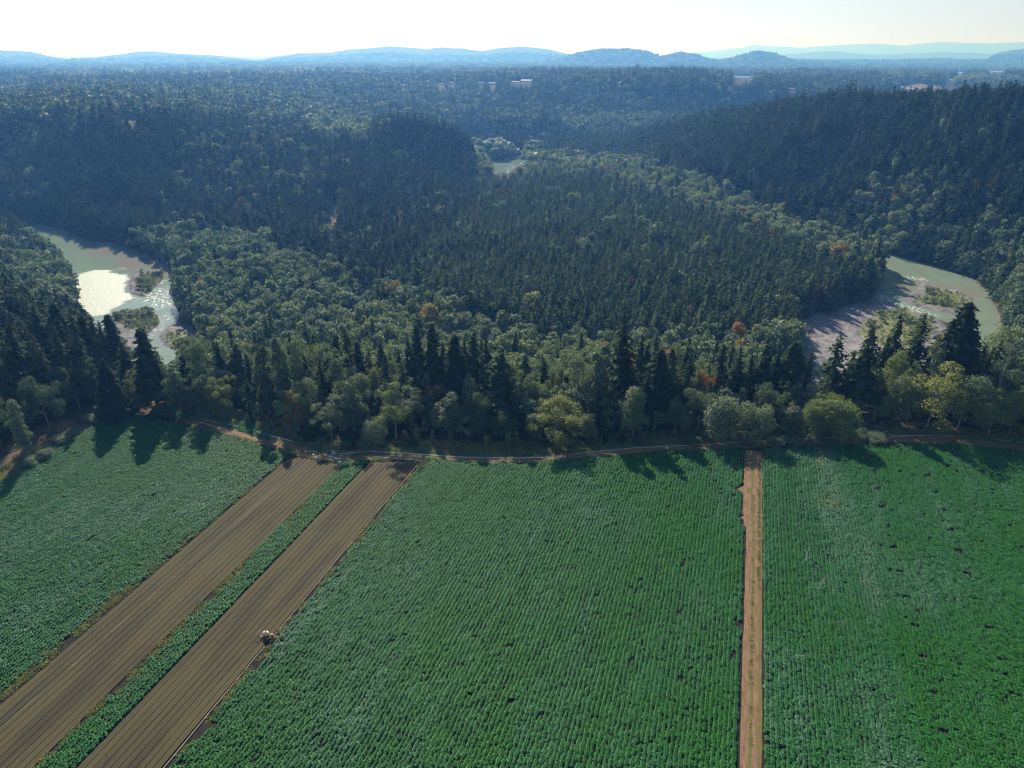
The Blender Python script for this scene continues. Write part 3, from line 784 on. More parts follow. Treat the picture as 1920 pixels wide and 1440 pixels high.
# ------------------------------------------------------------------ the tree belt behind the field, tree by tree
def tree(name, loc, h, w, crown, trunk, tint, label, cat, group=None, w0=1.0):
    o = empty(name, loc, random.random() * 6.28); tag(o, label, cat, group)
    for nm, me_ in (('trunk', trunk), ('crown', crown)):
        c = link(bpy.data.objects.new(nm, me_), o); q_ = 1.0 if cat == 'fir tree' else 1 + .16 * math.sin(loc[0] * 7.3 + loc[1]); c.scale = (h * w * q_, h * w / q_, h); c['tint'] = tint
    return o
BASE_W = {'fir': .135, 'dense': .15, 'slim': .075, 'open': .17, 'round': .34, 'tall': .2, 'airy': .28, 'ivy': .13, 'bush': .52}
def hero(px_, ptop, Y, kind, wpx, tint, label, k=0):
    X_, _, zt = at_y(px_, ptop, Y); zg = height1(X_, Y)
    h = max(3.0, zt - zg); depth = Y * math.cos(PITCH) + (CAM_H - zg - h / 2) * math.sin(PITCH)
    w = wpx * depth / F / 2 / h / BASE_W[kind]
    w = min(max(w, .5), 2.2)
    if kind in ('fir', 'dense', 'open'): w *= 1.15
    HERO_XY.append((X_, Y, wpx * depth / F / 2))
    if kind in ('fir', 'dense', 'slim', 'open'):
        tint = tint * .9 + (.12 if kind != 'dense' else .05)
        cr = {'fir': FIR_HI, 'dense': FIR_DENSE, 'slim': FIR_SLIM, 'open': FIR_OPEN}[kind]
        tree('fir_tree', (X_, Y, zg), h, w, cr[k % len(cr)], FIR_TRUNK[k % 2], tint, label, 'fir tree', 'firs in the tree belt behind the field')
    elif kind == 'bush':
        tree('shrub', (X_, Y, zg - .3), h, w, LEAF_HI['bush'][k % 3], BUSH_TRUNK, tint, label, 'shrub', 'shrubs along the farm track')
    else:
        cr = LEAF_HI[kind]; tint = tint * .86 - .05 if tint < .5 else min(.9, tint + .06)
        tree('leafy_tree', (X_, Y, zg), h, w, cr[k % len(cr)], LEAF_TRUNK[k % 3], tint, label, 'leafy tree', 'broadleaf trees in the tree belt behind the field')
HEROES = [
 (405,640,250,'fir',40,.2,'dark fir standing behind the lime green maple'),
 (460,660,246,'fir',36,.25,'half-hidden fir against the left ivy column'),
 (598,676,234,'fir',38,.2,'small dark fir over the orange-topped tree'),
 (628,630,250,'slim',30,.2,'needle-thin fir left of the tall layered fir'),
 (668,640,247,'slim',30,.25,'needle-thin fir right of the tall layered fir'),
 (712,640,246,'fir',44,.2,'dark fir rising behind the leaning alder'),
 (765,640,243,'fir',40,.15,'dark fir just left of the close cedar pair'),
 (830,640,240,'fir',44,.1,'black-green fir squeezed between the cedar pair and the black solid fir'),
 (912,634,240,'fir',44,.15,'narrow dark fir left of the big drooping one'),
 (1020,670,240,'fir',42,.25,'mid-height fir above the silver-green small tree'),
 (1155,650,238,'fir',40,.1,'dark fir filling the gap between the ivy tower and the tallest fir'),
 (1205,625,242,'fir',40,.12,'second-tallest fir, close on the right of the tallest'),
 (1262,668,236,'fir',40,.15,'shaded fir on the right flank of the massive dark conifer'),
 (1412,662,240,'fir',38,.2,'dark fir rising between the two round willows'),
 (1462,655,242,'fir',40,.15,'dark fir over the dark glossy tree'),
 (290,655,244,'fir',40,.15,'dark fir right of the tall clothed conifer'),
 (340,668,242,'slim',30,.2,'thin dark conifer just under the blue water'),
 (12,600,238,'fir',60,.2,'dark fir at the left edge of the photo above the grass track'),
 (60,572,262,'fir',60,.15,'tall dark fir, foremost peak of the deep left wood'),
 (98,568,268,'dense',60,.05,'nearly black broad fir in the middle of the left wood'),
 (150,590,262,'slim',40,.3,'narrow pale-tipped fir between the black firs of the left wood'),
 (200,590,266,'slim',36,.25,'lean fir beside the river glare, its trunk showing as a dark line'),
 (226,640,250,'fir',45,.3,'fir with ragged sides just in front of the lower green river bar'),
 (190,672,229,'dense',46,.0,'dense black conifer shaped like a flame at the field corner'),
 (64,706,222,'round',58,.22,'rounded dark broadleaf with pale top in the shade of the left wood'),
 (18,745,203,'tall',36,.45,'sunlit leafy tree at the left edge beside the bramble bank'),
 (128,690,236,'round',50,.12,'shaded broadleaf between the flame-shaped conifer and the rounded tree'),
 (158,665,243,'tall',38,.34,'thin silver-leaved tree left of the flame-shaped conifer'),
 (262,616,236,'slim',52,.25,'tall clothed conifer in front of the thin white river channel'),
 (242,690,238,'airy',34,.55,'slight yellow-green tree with bare pale stems beside the tall clothed conifer'),
 (318,676,231,'tall',46,.3,'broad-topped leafy tree just below the blue river water'),
 (362,641,238,'tall',44,.4,'leafy tree with two tufted heads right of the blue water'),
 (370,702,226,'tall',38,.28,'short full tree over the bright grass by the field corner'),
 (402,712,232,'round',50,.62,'lime green maple left of the twin ivy columns'),
 (425,695,240,'airy',42,.6,'yellowish open tree behind the lime green maple'),
 (440,642,252,'fir',60,.5,'wide olive fir left of the twin ivy columns'),
 (482,626,234,'ivy',44,.3,'left one of the twin ivy-clad columns of leaves'),
 (517,628,233,'ivy',44,.32,'right one of the twin ivy-clad columns of leaves'),
 (551,630,238,'tall',40,.38,'shaggy tall tree right beside the twin ivy columns'),
 (581,642,256,'airy',40,.64,'pale yellow slender tree with its thin stem showing'),
 (612,652,244,'fir',46,.45,'first olive fir right of the pale yellow slender tree'),
 (645,612,246,'fir',54,.5,'tall olive fir with layered boughs above the dirt end of the field'),
 (556,712,224,'round',58,.5,'dark tree with an orange-yellow top left of the first brown beds'),
 (548,735,222,'round',40,.87,'small orange-leaved tree under the shaggy tall tree'),
 (612,735,215,'airy',62,.45,'light airy tree with yellow sprigs at the head of the brown beds'),
 (655,706,219,'tall',46,.42,'leafy tree split by a black ivied trunk over the green strip'),
 (690,655,244,'open',55,.5,'layered olive fir behind the fine-leaved alder'),
 (735,720,214,'airy',66,.55,'fine-leaved grey-green alder with a leaning visible stem'),
 (700,790,211,'bush',42,.5,'low pale shrub at the foot of the fine-leaved alder'),
 (752,678,236,'open',56,.6,'yellow-green fir with spreading boughs right of the alder'),
 (780,610,240,'slim',34,.25,'dark pole-like cedar, left of a close pair'),
 (808,606,241,'slim',36,.3,'dark pole-like cedar, right of a close pair'),
 (852,628,233,'dense',60,.0,'black solid fir between the cedar pair and the bough-layered firs'),
 (888,616,238,'fir',60,.3,'bough-layered fir right behind the black solid one'),
 (940,652,229,'fir',74,.42,'big drooping olive fir in the centre of the belt'),
 (985,662,240,'fir',54,.55,'sunlit yellow-green fir right of the big drooping one'),
 (765,738,220,'round',66,.14,'dark glossy broadleaf under the close cedar pair'),
 (845,738,217,'tall',48,.42,'narrow leafy tree with a straw-coloured tip under the black fir'),
 (898,740,217,'round',46,.26,'dark leafy tree at the foot of the big drooping fir'),
 (948,770,214,'round',44,.16,'low dark leafy tree against the shaded track'),
 (1045,752,211,'round',86,.66,'sunny yellow-green maple alone in front of the belt'),
 (1000,775,214,'tall',36,.4,'silver-green small tree left of the sunny maple'),
 (1063,700,244,'slim',26,.35,'thin straight cedar standing over the sunny maple'),
 (1090,702,246,'fir',36,.45,'young fir between the thin cedar and the ivy tower'),
 (1130,642,226,'ivy',62,.42,'huge pale ivy-covered tower of leaves reaching to the track'),
 (1103,775,214,'tall',38,.5,'small pale tree hugging the foot of the ivy tower'),
 (1172,588,234,'fir',62,.12,'tallest fir of the belt, rising above everything around'),
 (1194,722,216,'tall',56,.5,'leafy maple with flickering pale leaves below the tallest fir'),
 (1240,655,229,'dense',66,.08,'massive dark conifer right of the tallest fir'),
 (1216,640,244,'fir',46,.4,'olive fir peeking between the tallest and the massive one'),
 (1272,748,216,'round',44,.32,'dim broadleaf right of the massive dark conifer'),
 (1318,728,222,'round',56,.42,'greyish tree with a russet fringe behind the round willows'),
 (1296,662,242,'fir',42,.4,'slender fir left of the trunk gap in the right half'),
 (1358,640,242,'fir',54,.38,'twin-topped looking fir above the left round willow'),
 (1390,652,238,'fir',42,.3,'narrow fir touching the twin-topped one on its right'),
 (1436,668,238,'dense',52,.2,'thick fir above the right round willow'),
 (1356,745,215,'bush',78,.42,'left one of two soft round willows by the track junction'),
 (1425,760,213,'bush',66,.5,'right one of two soft round willows by the track junction'),
 (1455,722,222,'round',56,.3,'dark glossy tree behind the right round willow'),
 (1490,762,215,'tall',44,.38,'rough-leaved small tree between the willow and the lime bush'),
 (1494,640,242,'dense',66,.3,'broad fir at the left end of the gravel gap'),
 (1524,657,236,'open',34,.15,'small spruce with clear tiers before the pale gravel'),
 (1578,622,241,'open',58,.3,'open-branched fir standing out against the gravel bar'),
 (1638,610,236,'fir',66,.28,'big fir whose base meets the dry grass, above the two pumps'),
 (1603,660,242,'fir',44,.32,'fir filling between the open-branched and the big one'),
 (1692,583,250,'fir',44,.3,'slim fir with a spired tip before the vegetated bar'),
 (1735,590,252,'fir',54,.34,'fir leaning its boughs right against the river stones'),
 (1668,628,250,'fir',40,.25,'low fir left of the spired slim one'),
 (1548,745,219,'round',56,.6,'olive-yellow leafy tree behind the lime bush'),
 (1528,756,215,'bush',46,.58,'dull yellow-green bush left of the lime bush'),
 (1568,738,219,'bush',36,.66,'small straw-topped bush on top of the lime bush'),
 (1585,752,213,'bush',68,.6,'brightest lime green bush beside the track'),
 (1676,743,226,'bush',34,.6,'little round golden bush at the edge of the dry grass'),
 (1690,662,236,'round',58,.6,'yellow-green maple between the firs over the dry grass'),
 (1820,566,240,'dense',86,.06,'big black pyramid fir before the river bend'),
 (1785,602,256,'fir',40,.3,'half-hidden fir left of the black pyramid fir'),
 (1778,618,247,'tall',50,.86,'orange-tinged tree clinging to the black pyramid fir'),
 (1775,648,238,'round',60,.44,'pale green tree between the black pyramid fir and the great maple'),
 (1768,690,222,'round',112,.68,'great golden-green maple over the dry grass bank'),
 (1722,705,226,'round',62,.5,'left shoulder tree of the great golden maple'),
 (1826,698,221,'round',76,.46,'fresh green maple right of the great golden one'),
 (1880,728,216,'round',60,.58,'compact round maple near the right end of the track'),
 (1918,732,217,'round',46,.7,'rust-edged small maple at the right end of the track'),
 (1888,612,246,'round',86,.5,'tall sunlit broadleaf behind the compact round maple'),
 (1895,680,232,'round',70,.36,'grey-green tree with bare twigs at the right edge'),
 (1965,640,238,'round',80,.5,'leafy tree just past the right edge of the view'),
 (1975,730,215,'round',60,.55,'second leafy tree just past the right edge of the view'),
 (-40,640,235,'fir',60,.2,'fir just past the left edge of the view'),
 (-45,730,205,'round',60,.3,'broadleaf just past the left edge of the view'),
]
for i, q in enumerate(HEROES): hero(*q, k=i)
# shrubs and brambles along the track
SHRUBS = [
 (45,845,196,26,.30,'grey-green bramble mound nearest the left edge of the grass track'),(78,835,201,24,.34,'grey-green bramble mound second along the grass track'),
 (108,812,211,24,.28,'dark bramble mound midway along the grass track'),(135,797,218,22,.36,'bramble mound third from the flame-shaped conifer'),
 (163,772,226,24,.5,'light green weedy mound beside the flame-shaped conifer'),(22,880,190,20,.26,'low bramble clump at the left edge under the wood'),
 (1085,826,210,44,.34,'long low bramble hedge right of the sunny maple'),(1115,822,211,36,.28,'darker end of the bramble hedge under the ivy tower'),
 (1480,800,209,44,.30,'wide grey bramble mound behind the end of the track junction'),(1540,800,211,40,.26,'dark bramble mound in front of the dull bush'),
 (1655,792,212,36,.34,'bramble mound right behind the two pumps'),(1615,797,213,34,.14,'black-shaded bramble mound left of the pumps'),
 (1400,805,212,34,.3,'small bramble mound under the right round willow'),(1300,815,212,34,.22,'dim bramble mound under the left round willow'),
 (300,768,236,26,.34,'low thicket under the leafy trees at the field corner'),(640,840,208,26,.26,'grey weeds in the shade at the head of the green strip'),
 (990,835,209,26,.26,'dusky thicket left of the sunny maple trunk'),(760,818,213,40,.22,'shaded thicket right of the alder stem'),(1200,820,211,36,.22,'shaded thicket under the flickering maple')]
for i, (a_, b_, Y_, w_, t_, l_) in enumerate(SHRUBS):
    X_, _, zt = at_y(a_, b_, Y_); zg = height1(X_, Y_); h = min(max(1.6, zt - zg), 4.5)
    depth = Y_ * math.cos(PITCH) + CAM_H * math.sin(PITCH); w = w_ * depth / F / 2 / h / .52
    HERO_XY.append((X_, Y_, 1.5))
    tree('shrub', (X_, Y_, zg - .3), h * .72, min(w * 1.7, 3.6), LEAF_HI['bush'][i % 3], BUSH_TRUNK, t_, l_, 'shrub', 'brambles along the farm track')

SNAG = [trunk_mesh('trunk', G(210 + i), simple('dead_wood', (.30, .28, .26), .9, noise=.3), 1.0, .012, lean=.05, limbs=12, wide=.14) for i in range(3)]
for i, (a_, b_, Y_, l_) in enumerate([(1502, 700, 232, 'bare dead tree between the thick fir and the broad fir left of the gravel gap'), (1534, 705, 226, 'grey leafless tree under the small tiered spruce'), (1368, 710, 228, 'dead forked tree over the left round willow'),
        (1898, 650, 228, 'bare grey snag among the leaves at the right edge'), (985, 730, 222, 'leafless tree between the big drooping fir and the sunny maple'), (455, 690, 240, 'grey snag beside the left ivy column'), (1560, 690, 236, 'thin dead tree below the open-branched fir')]):
    X_, _, zt = at_y(a_, b_, Y_); zg = height1(X_, Y_); o = empty('dead_tree', (X_, Y_, zg), i * 1.3); tag(o, l_, 'dead tree', 'dead trees in the belt'); c = link(bpy.data.objects.new('trunk', SNAG[i % 3]), o); c.scale = (zt - zg,) * 3

# ------------------------------------------------------------------ the woods: nearest trees one by one, the rest as woods
hx = np.array(HERO_XY)
clash = np.zeros(len(x), bool)
for X_, Y_, w_ in hx: clash |= np.hypot(x - X_, y - Y_) < 2.2 + w_ * .35
k = ~clash
x, y, z, r, ht, wid, tint, dec, px, py = [q[k] for q in (x, y, z, r, ht, wid, tint, dec, px, py)]
inframe = (px > -30) & (px < 1950)
size_ = np.where(inframe, ht / r, 0)
single = np.zeros(len(x), bool)
# 300 of each kind in view: count the belt trees already built
NF = 298 - sum(1 for q in HEROES if q[3] in ('fir', 'dense', 'slim', 'open')); NL = 298 - sum(1 for q in HEROES if q[3] in ('round', 'tall', 'airy', 'ivy'))
for kind_, n in ((False, NF), (True, NL)):
    c = np.where(dec == kind_)[0]; single[c[np.argsort(-size_[c])[:n]]] = True
def place_label(X_, Y_, Z_, d_):
    k = 'leafy tree' if d_ else 'fir'
    if X_ < -110 and Y_ < 420: return ('dim ' if not d_ else 'dull green ') + k + ' in the deep wood left of the field', 'trees of the deep left wood'
    if Y_ < 300: return ('olive ' if not d_ else 'grey-green ') + k + ' on the bluff just behind the tree belt', 'trees on the bluff'
    if X_ > 190: return ('dark ' if not d_ else 'full green ') + k + ' on the river bank at the foot of the right ridge', 'trees under the right ridge'
    if d_: return 'silvery green tree in the low wood between the belt and the fir stand', 'leafy trees of the low wood'
    return 'dark blue-green fir in the even stand inside the river bend', 'firs of the even stand'
for i in np.where(single)[0]:
    lab, grp = place_label(x[i], y[i], z[i], dec[i]); dd = bool(dec[i])
    hi = r[i] < 330
    if dd: cr = LEAF_HI[('round', 'tall', 'airy')[i % 3]][i % 2] if hi else LEAF_MID[i % 5]
    else: cr = FIR_HI[i % 4] if hi else FIR_MID[i % 8]
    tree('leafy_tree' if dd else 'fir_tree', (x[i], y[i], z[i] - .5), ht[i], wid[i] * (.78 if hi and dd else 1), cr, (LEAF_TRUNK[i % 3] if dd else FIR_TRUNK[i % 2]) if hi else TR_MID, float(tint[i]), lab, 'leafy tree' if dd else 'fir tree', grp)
FIR_SRC = source_collection('fir_shape', FIR_MID + FIR_FAR)
LEAF_SRC = source_collection('leaf_shape', LEAF_MID + LEAF_FAR)
def woods(name, sel, col, nmid, nfar, label):
    n = int(sel.sum()); g = G(31)
    idx_ = np.where(r[sel] < 950, g.integers(0, nmid, n), nmid + g.integers(0, nfar, n))
    rot = np.zeros((n, 3)); rot[:, 2] = g.random(n) * 6.28; rot[:, :2] = g.normal(size=(n, 2)) * .03
    s = np.stack([ht[sel] * wid[sel], ht[sel] * wid[sel], ht[sel]], 1)
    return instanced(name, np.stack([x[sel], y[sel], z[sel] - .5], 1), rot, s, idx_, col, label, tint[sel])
woods('fir_woods', ~single & ~dec, FIR_SRC, 8, 4, 'dark fir woods covering the flats, slopes and ridges')
woods('leafy_woods', ~single & dec, LEAF_SRC, 5, 3, 'broadleaf woods along the river and over the slopes')
# far plain: clumps of trees
def clump(name, g, n, fir):
    V = []; var = []
    for i in range(n):
        src = (FIR_FAR if g.random() < fir else LEAF_FAR)[int(g.integers(0, 3))]
        co = np.empty(len(src.vertices) * 3, np.float32); src.vertices.foreach_get('co', co); co = co.reshape(-1, 3)
        if src in LEAF_FAR: co = co.reshape(-1, 4, 3)[:110].reshape(-1, 3)
        h = g.uniform(16, 30) * (1 if src in FIR_FAR else .75); a = g.random() * 6.28; q = 20 * math.sqrt(g.random())
        V.append(co * np.array([h * 1.25, h * 1.25, h]) + np.array([q * math.cos(a), q * math.sin(a), 0]))
    return finish(name, np.concatenate(V), M_FIR if fir > .5 else M_LEAF, g)
CL = source_collection('clump_shape', [clump('far_clump_%d' % i, G(300 + i), 12, (.9, .9, .1, .1, .8, .3)[i]) for i in range(6)])
p2_ = scatter(2650, 9000, lambda q: 27 + (q - 2650) / 6350 * 38, R(40), 15)
cx_, cy_ = p2_.T
kk = (clear_mask(cx_, cy_) < .35) & (fbm(cx_, cy_, 420, 71, 3) > .30)
cx_, cy_ = cx_[kk], cy_[kk]; cz_ = height(cx_, cy_); opn = np.zeros(len(cx_), bool)
for hh_ in (2, 9, 16, 23):
    for s_ in (-16, 0, 16):
        a_, b_ = project(cx_ + s_, cy_, cz_ + hh_)
        for poly, dmax in FAR_VIEW: opn |= inpoly(a_, b_, poly) & (np.hypot(cx_, cy_) < dmax + 20)
cx_, cy_, cz_ = cx_[~opn], cy_[~opn], cz_[~opn]; cr_ = np.hypot(cx_, cy_)
# hidden ones go
azb = np.round((np.arctan2(cx_, cy_) + 1) / .006).astype(int); bins = np.full(azb.max() + 2, -9.0); hid = np.zeros(len(cx_), bool)
az_n = np.round((np.arctan2(x, y) + 1) / .006).astype(int); az_n = np.clip(az_n, 0, len(bins) - 1)
np.maximum.at(bins, az_n, (z + ht * .6 - CAM_H) / r)
for blk in np.array_split(np.argsort(cr_), 400):
    hid[blk] = (cz_[blk] + 26 - CAM_H) / cr_[blk] < bins[azb[blk]] - .002
    np.maximum.at(bins, azb[blk], (cz_[blk] + 12 - CAM_H) / cr_[blk])
cx_, cy_, cz_ = cx_[~hid], cy_[~hid], cz_[~hid]; n = len(cx_); g = G(44); print('clumps', n)
rot = np.zeros((n, 3)); rot[:, 2] = g.random(n) * 6.28; s_ = g.uniform(.8, 1.25, n)
instanced('distant_woods', np.stack([cx_, cy_, cz_ - 1], 1), rot, np.stack([s_ * 1.2, s_ * 1.2, s_], 1), g.integers(0, 6, n), CL, 'hazy blue woods of the far plain below the hills', np.clip(.1 + .6 * fbm(cx_, cy_, 300, 9) + g.normal(size=n) * .08, 0, 1))

# ------------------------------------------------------------------ farmed strips, in row coordinates (u across, v along the rows)
def on_rows(o):
    o.rotation_euler = (0, 0, -PHI); return o
TOP_UV = np.array([uv(*p) for p in FIELD_TOP])
def vmax(u): return np.interp(u, TOP_UV[:, 0], TOP_UV[:, 1])
def strip(name, ul, ur, v0, v1fn, z, mat, label, nu=24, dv=.8, wob=.25):
    """a thin sheet between the edges ul(v) and ur(v)"""
    vv = np.arange(v0, v1fn, dv); a = np.array([ul(v) for v in vv]) + (fbm(vv, vv * 0 + 3, 4, 5) - .5) * wob * 2; b_ = np.array([ur(v) for v in vv]) + (fbm(vv, vv * 0 + 9, 4, 6) - .5) * wob * 2
    t = np.linspace(0, 1, nu)
    U = a[:, None] * (1 - t) + b_[:, None] * t; V = np.repeat(vv[:, None], nu, 1)
    Zz = z + (fbm(U.ravel(), V.ravel(), .9, 3) * .035).reshape(U.shape) * np.minimum(1, 6 * np.minimum(t, 1 - t))
    i = np.arange(U.size).reshape(U.shape); q = np.stack([i[:-1, :-1], i[:-1, 1:], i[1:, 1:], i[1:, :-1]], -1).reshape(-1, 4)
    me_ = mesh_np(name, np.stack([U, V, Zz], -1).reshape(-1, 3), q, [mat], smooth=True)
    attr(me_, 'across', np.tile(t, len(vv)))
    return tag(on_rows(link(bpy.data.objects.new(name, me_))), label, kind='structure')
M_ROAD, nt, out = new_mat('farm_road_dirt')
ac = nd(nt, 'ShaderNodeAttribute', attribute_name='across'); geo = nd(nt, 'ShaderNodeTexCoord')
mp = nd(nt, 'ShaderNodeMapping'); mp.inputs['Scale'].default_value = (1, .12, 1); nt.links.new(geo.outputs['Object'], mp.inputs[0])
nz = nd(nt, 'ShaderNodeTexNoise', i_Scale=2.2, i_Detail=7.0, i_Roughness=.65); nt.links.new(mp.outputs[0], nz.inputs['Vector'])
nf = nd(nt, 'ShaderNodeTexNoise', i_Scale=1.6, i_Detail=8.0, i_Roughness=.75); nt.links.new(geo.outputs['Object'], nf.inputs['Vector'])
dirt = ramp(nt, nz.outputs[0], [(.3, (.13, .08, .045)), (.55, (.23, .14, .08)), (.75, (.32, .21, .13))])
gr = ramp(nt, ac.outputs['Fac'], [(0, (.25, .25, .25)), (.08, (0, 0, 0)), (.34, (0, 0, 0)), (.45, (.85, .85, .85)), (.54, (.6, .6, .6)), (.62, (0, 0, 0)), (.78, (0, 0, 0)), (.86, (.8, .8, .8)), (.95, (.6, .6, .6)), (1, (.3, .3, .3))])
gm = math_n(nt, 'GREATER_THAN', math_n(nt, 'ADD', math_n(nt, 'MULTIPLY', gr, .42), nf.outputs[0]), .70)
tint2 = mixc(nt, nz.outputs[0], (.10, .10, .03), (.17, .15, .05))
cc = mixc(nt, gm, dirt, tint2)
fine = ramp(nt, nf.outputs[0], [(.3, (.75, .75, .75)), (.7, (1.2, 1.2, 1.2))]); cc = mixc(nt, 1.0, cc, fine, 'MULTIPLY')
b = nd(nt, 'ShaderNodeBsdfPrincipled', i_Roughness=.95); b.inputs['Specular IOR Level'].default_value = .1
bp = nd(nt, 'ShaderNodeBump', i_Strength=.5, i_Distance=.08); nt.links.new(nf.outputs[0], bp.inputs['Height']); nt.links.new(bp.outputs[0], b.inputs['Normal'])
nt.links.new(cc, b.inputs['Base Color']); nt.links.new(b.outputs[0], out.inputs[0])
def road_l(v):
    q = 13.1 if v < 176 else (12.4 if v < 182 else 11.9)
    return q - 1.9 * math.exp(-((v - 195) / 1.3) ** 2) - .9 * math.exp(-((v - 180) / .8) ** 2)
road_r = lambda v: 17.0 + (v - 98) * .003
strip('dirt_road', road_l, road_r, 55, 221, .03, M_ROAD, 'straight orange dirt road with grassy ruts between two crop fields', nu=40, dv=.5, wob=.22)

# the track that skirts the terrace edge
def ribbon(name, inner, outer, mat, label, z=.05, n=420, m=14):
    A_ = np.array(inner, float); B_ = np.array(outer, float)
    def res(Q):
        s = np.concatenate([[0], np.cumsum(np.hypot(*np.diff(Q, axis=0).T))]); t = np.linspace(0, s[-1], n); return np.stack([np.interp(t, s, Q[:, 0]), np.interp(t, s, Q[:, 1])], 1)
    A_, B_ = res(A_), res(B_); t = np.linspace(0, 1, m)
    w = (fbm(A_[:, 0], A_[:, 1], 5, 77) - .5) * .2
    tt_ = t[None, :] * (1 + w[:, None])
    Q = A_[:, None, :] * (1 - tt_[..., None]) + B_[:, None, :] * tt_[..., None]
    zz = z + (fbm(Q[..., 0].ravel(), Q[..., 1].ravel(), .8, 4) * .05).reshape(Q.shape[:2])
    i = np.arange(n * m).reshape(n, m); q = np.stack([i[:-1, :-1], i[:-1, 1:], i[1:, 1:], i[1:, :-1]], -1).reshape(-1, 4)
    me_ = mesh_np(name, np.concatenate([Q, zz[..., None]], -1).reshape(-1, 3), q, [mat], smooth=True); attr(me_, 'across', np.tile(t, n))
    return tag(link(bpy.data.objects.new(name, me_)), label, kind='structure')
inn = [P(*p) for p in [(345,794),(480,831),(560,855),(640,868),(700,863),(800,861),(900,869),(1010,867),(1120,857),(1250,846),(1400,840),(1500,837),(1600,833),(1700,831),(1800,833),(1920,846),(2050,866)]]
ouu = [(a_, b_ + w_) for (a_, b_), w_ in zip(inn, [11, 11, 6, 4, 4, 4, 4, 4.5, 4.5, 5, 6, 6.5, 6.5, 6.5, 5.5, 5, 5])]
ribbon('farm_track', inn, ouu, M_ROAD, 'rutted farm track skirting the head of the fields under the trees')
ribbon('grass_track', [xy(-207.5, 100), xy(-208, 130), xy(-209.5, 150), xy(-210.5, 172)], [xy(-213, 100), xy(-213, 130), xy(-213.5, 150), xy(-213.5, 172)], M_ROAD, 'dry grass and dirt track along the left side of the field', n=160)

# seed beds
M_BED, nt, out = new_mat('seed_bed_soil')
ln = nd(nt, 'ShaderNodeAttribute', attribute_name='row'); geo = nd(nt, 'ShaderNodeTexCoord')
nf = nd(nt, 'ShaderNodeTexNoise', i_Scale=3.0, i_Detail=6.0, i_Roughness=.7); nt.links.new(geo.outputs['Object'], nf.inputs['Vector'])
mp = nd(nt, 'ShaderNodeMapping'); mp.inputs['Scale'].default_value = (.25, .03, 1); nt.links.new(geo.outputs['Object'], mp.inputs[0])
nb = nd(nt, 'ShaderNodeTexNoise', i_Scale=1.0, i_Detail=4.0); nt.links.new(mp.outputs[0], nb.inputs['Vector'])
soilc = mixc(nt, nf.outputs[0], (.012, .009, .004), (.045, .033, .013)); soilc = mixc(nt, ramp(nt, nb.outputs[0], [(.42, (0, 0, 0)), (.68, (1, 1, 1))]), soilc, (.08, .06, .02))
rowc = mixc(nt, nf.outputs[0], (.055, .046, .010), (.15, .12, .036))
gap = math_n(nt, 'MULTIPLY', ln.outputs['Fac'], ramp(nt, nb.outputs[0], [(.3, (.35, .35, .35)), (.5, (1, 1, 1))]))
cc = mixc(nt, gap, soilc, rowc)
b = nd(nt, 'ShaderNodeBsdfPrincipled', i_Roughness=.9); nt.links.new(cc, b.inputs['Base Color']); nt.links.new(b.outputs[0], out.inputs[0])
def beds(name, u0, n, w, top_px, label):
    prof = [(0, -.0, 0), (.20, .0, 0), (.32, .17, 0)]
    for c_ in (.45, .69, .93, 1.17, 1.40): prof += [(c_ - .075, .15, 0), (c_ - .04, .20, 1), (c_ + .04, .20, 1), (c_ + .075, .15, 0)]
    prof += [(1.52, .17, 0)]
    prof = np.array(prof); prof[:, 0] *= w / 1.62
    U = np.concatenate([u0 + k * w + prof[:, 0] for k in range(n)]); Zp = np.tile(prof[:, 1], n); Rw = np.tile(prof[:, 2], n)
    v = np.concatenate([np.arange(35, 160, 1.5), np.arange(160, 200, .75)])
    V, Ug = np.meshgrid(v, U, indexing='ij'); Zg = np.tile(Zp, (len(v), 1)) + .012 + (fbm(Ug.ravel(), V.ravel(), 1.3, 8) * .05).reshape(Ug.shape)
    Ug = Ug + (fbm(Ug.ravel() * 0 + np.round(Ug.ravel()), V.ravel(), 9, 2).reshape(Ug.shape) - .5) * .06
    lim = vmax(Ug) - 2.2 + (fbm(Ug.ravel() * 3, V.ravel() * 0, 3, 8).reshape(Ug.shape) - .5) * 1.5
    i = np.arange(Ug.size).reshape(Ug.shape); ok = (V[:-1, :-1] < lim[:-1, :-1])
    q = np.stack([i[:-1, :-1], i[:-1, 1:], i[1:, 1:], i[1:, :-1]], -1)[ok]
    me_ = mesh_np(name, np.stack([Ug, V, Zg], -1).reshape(-1, 3), q, [M_BED]); attr(me_, 'row', np.tile(Rw, len(v)))
    return tag(on_rows(link(bpy.data.objects.new(name, me_))), label, kind='structure')
beds('seed_beds', -130.3, 12, 1.56, None, 'wide strip of olive-brown seed beds with fine pale rows')
beds('seed_beds', -103.9, 10, 1.5, None, 'narrower strip of dark brown seed beds beside the pale pipe')

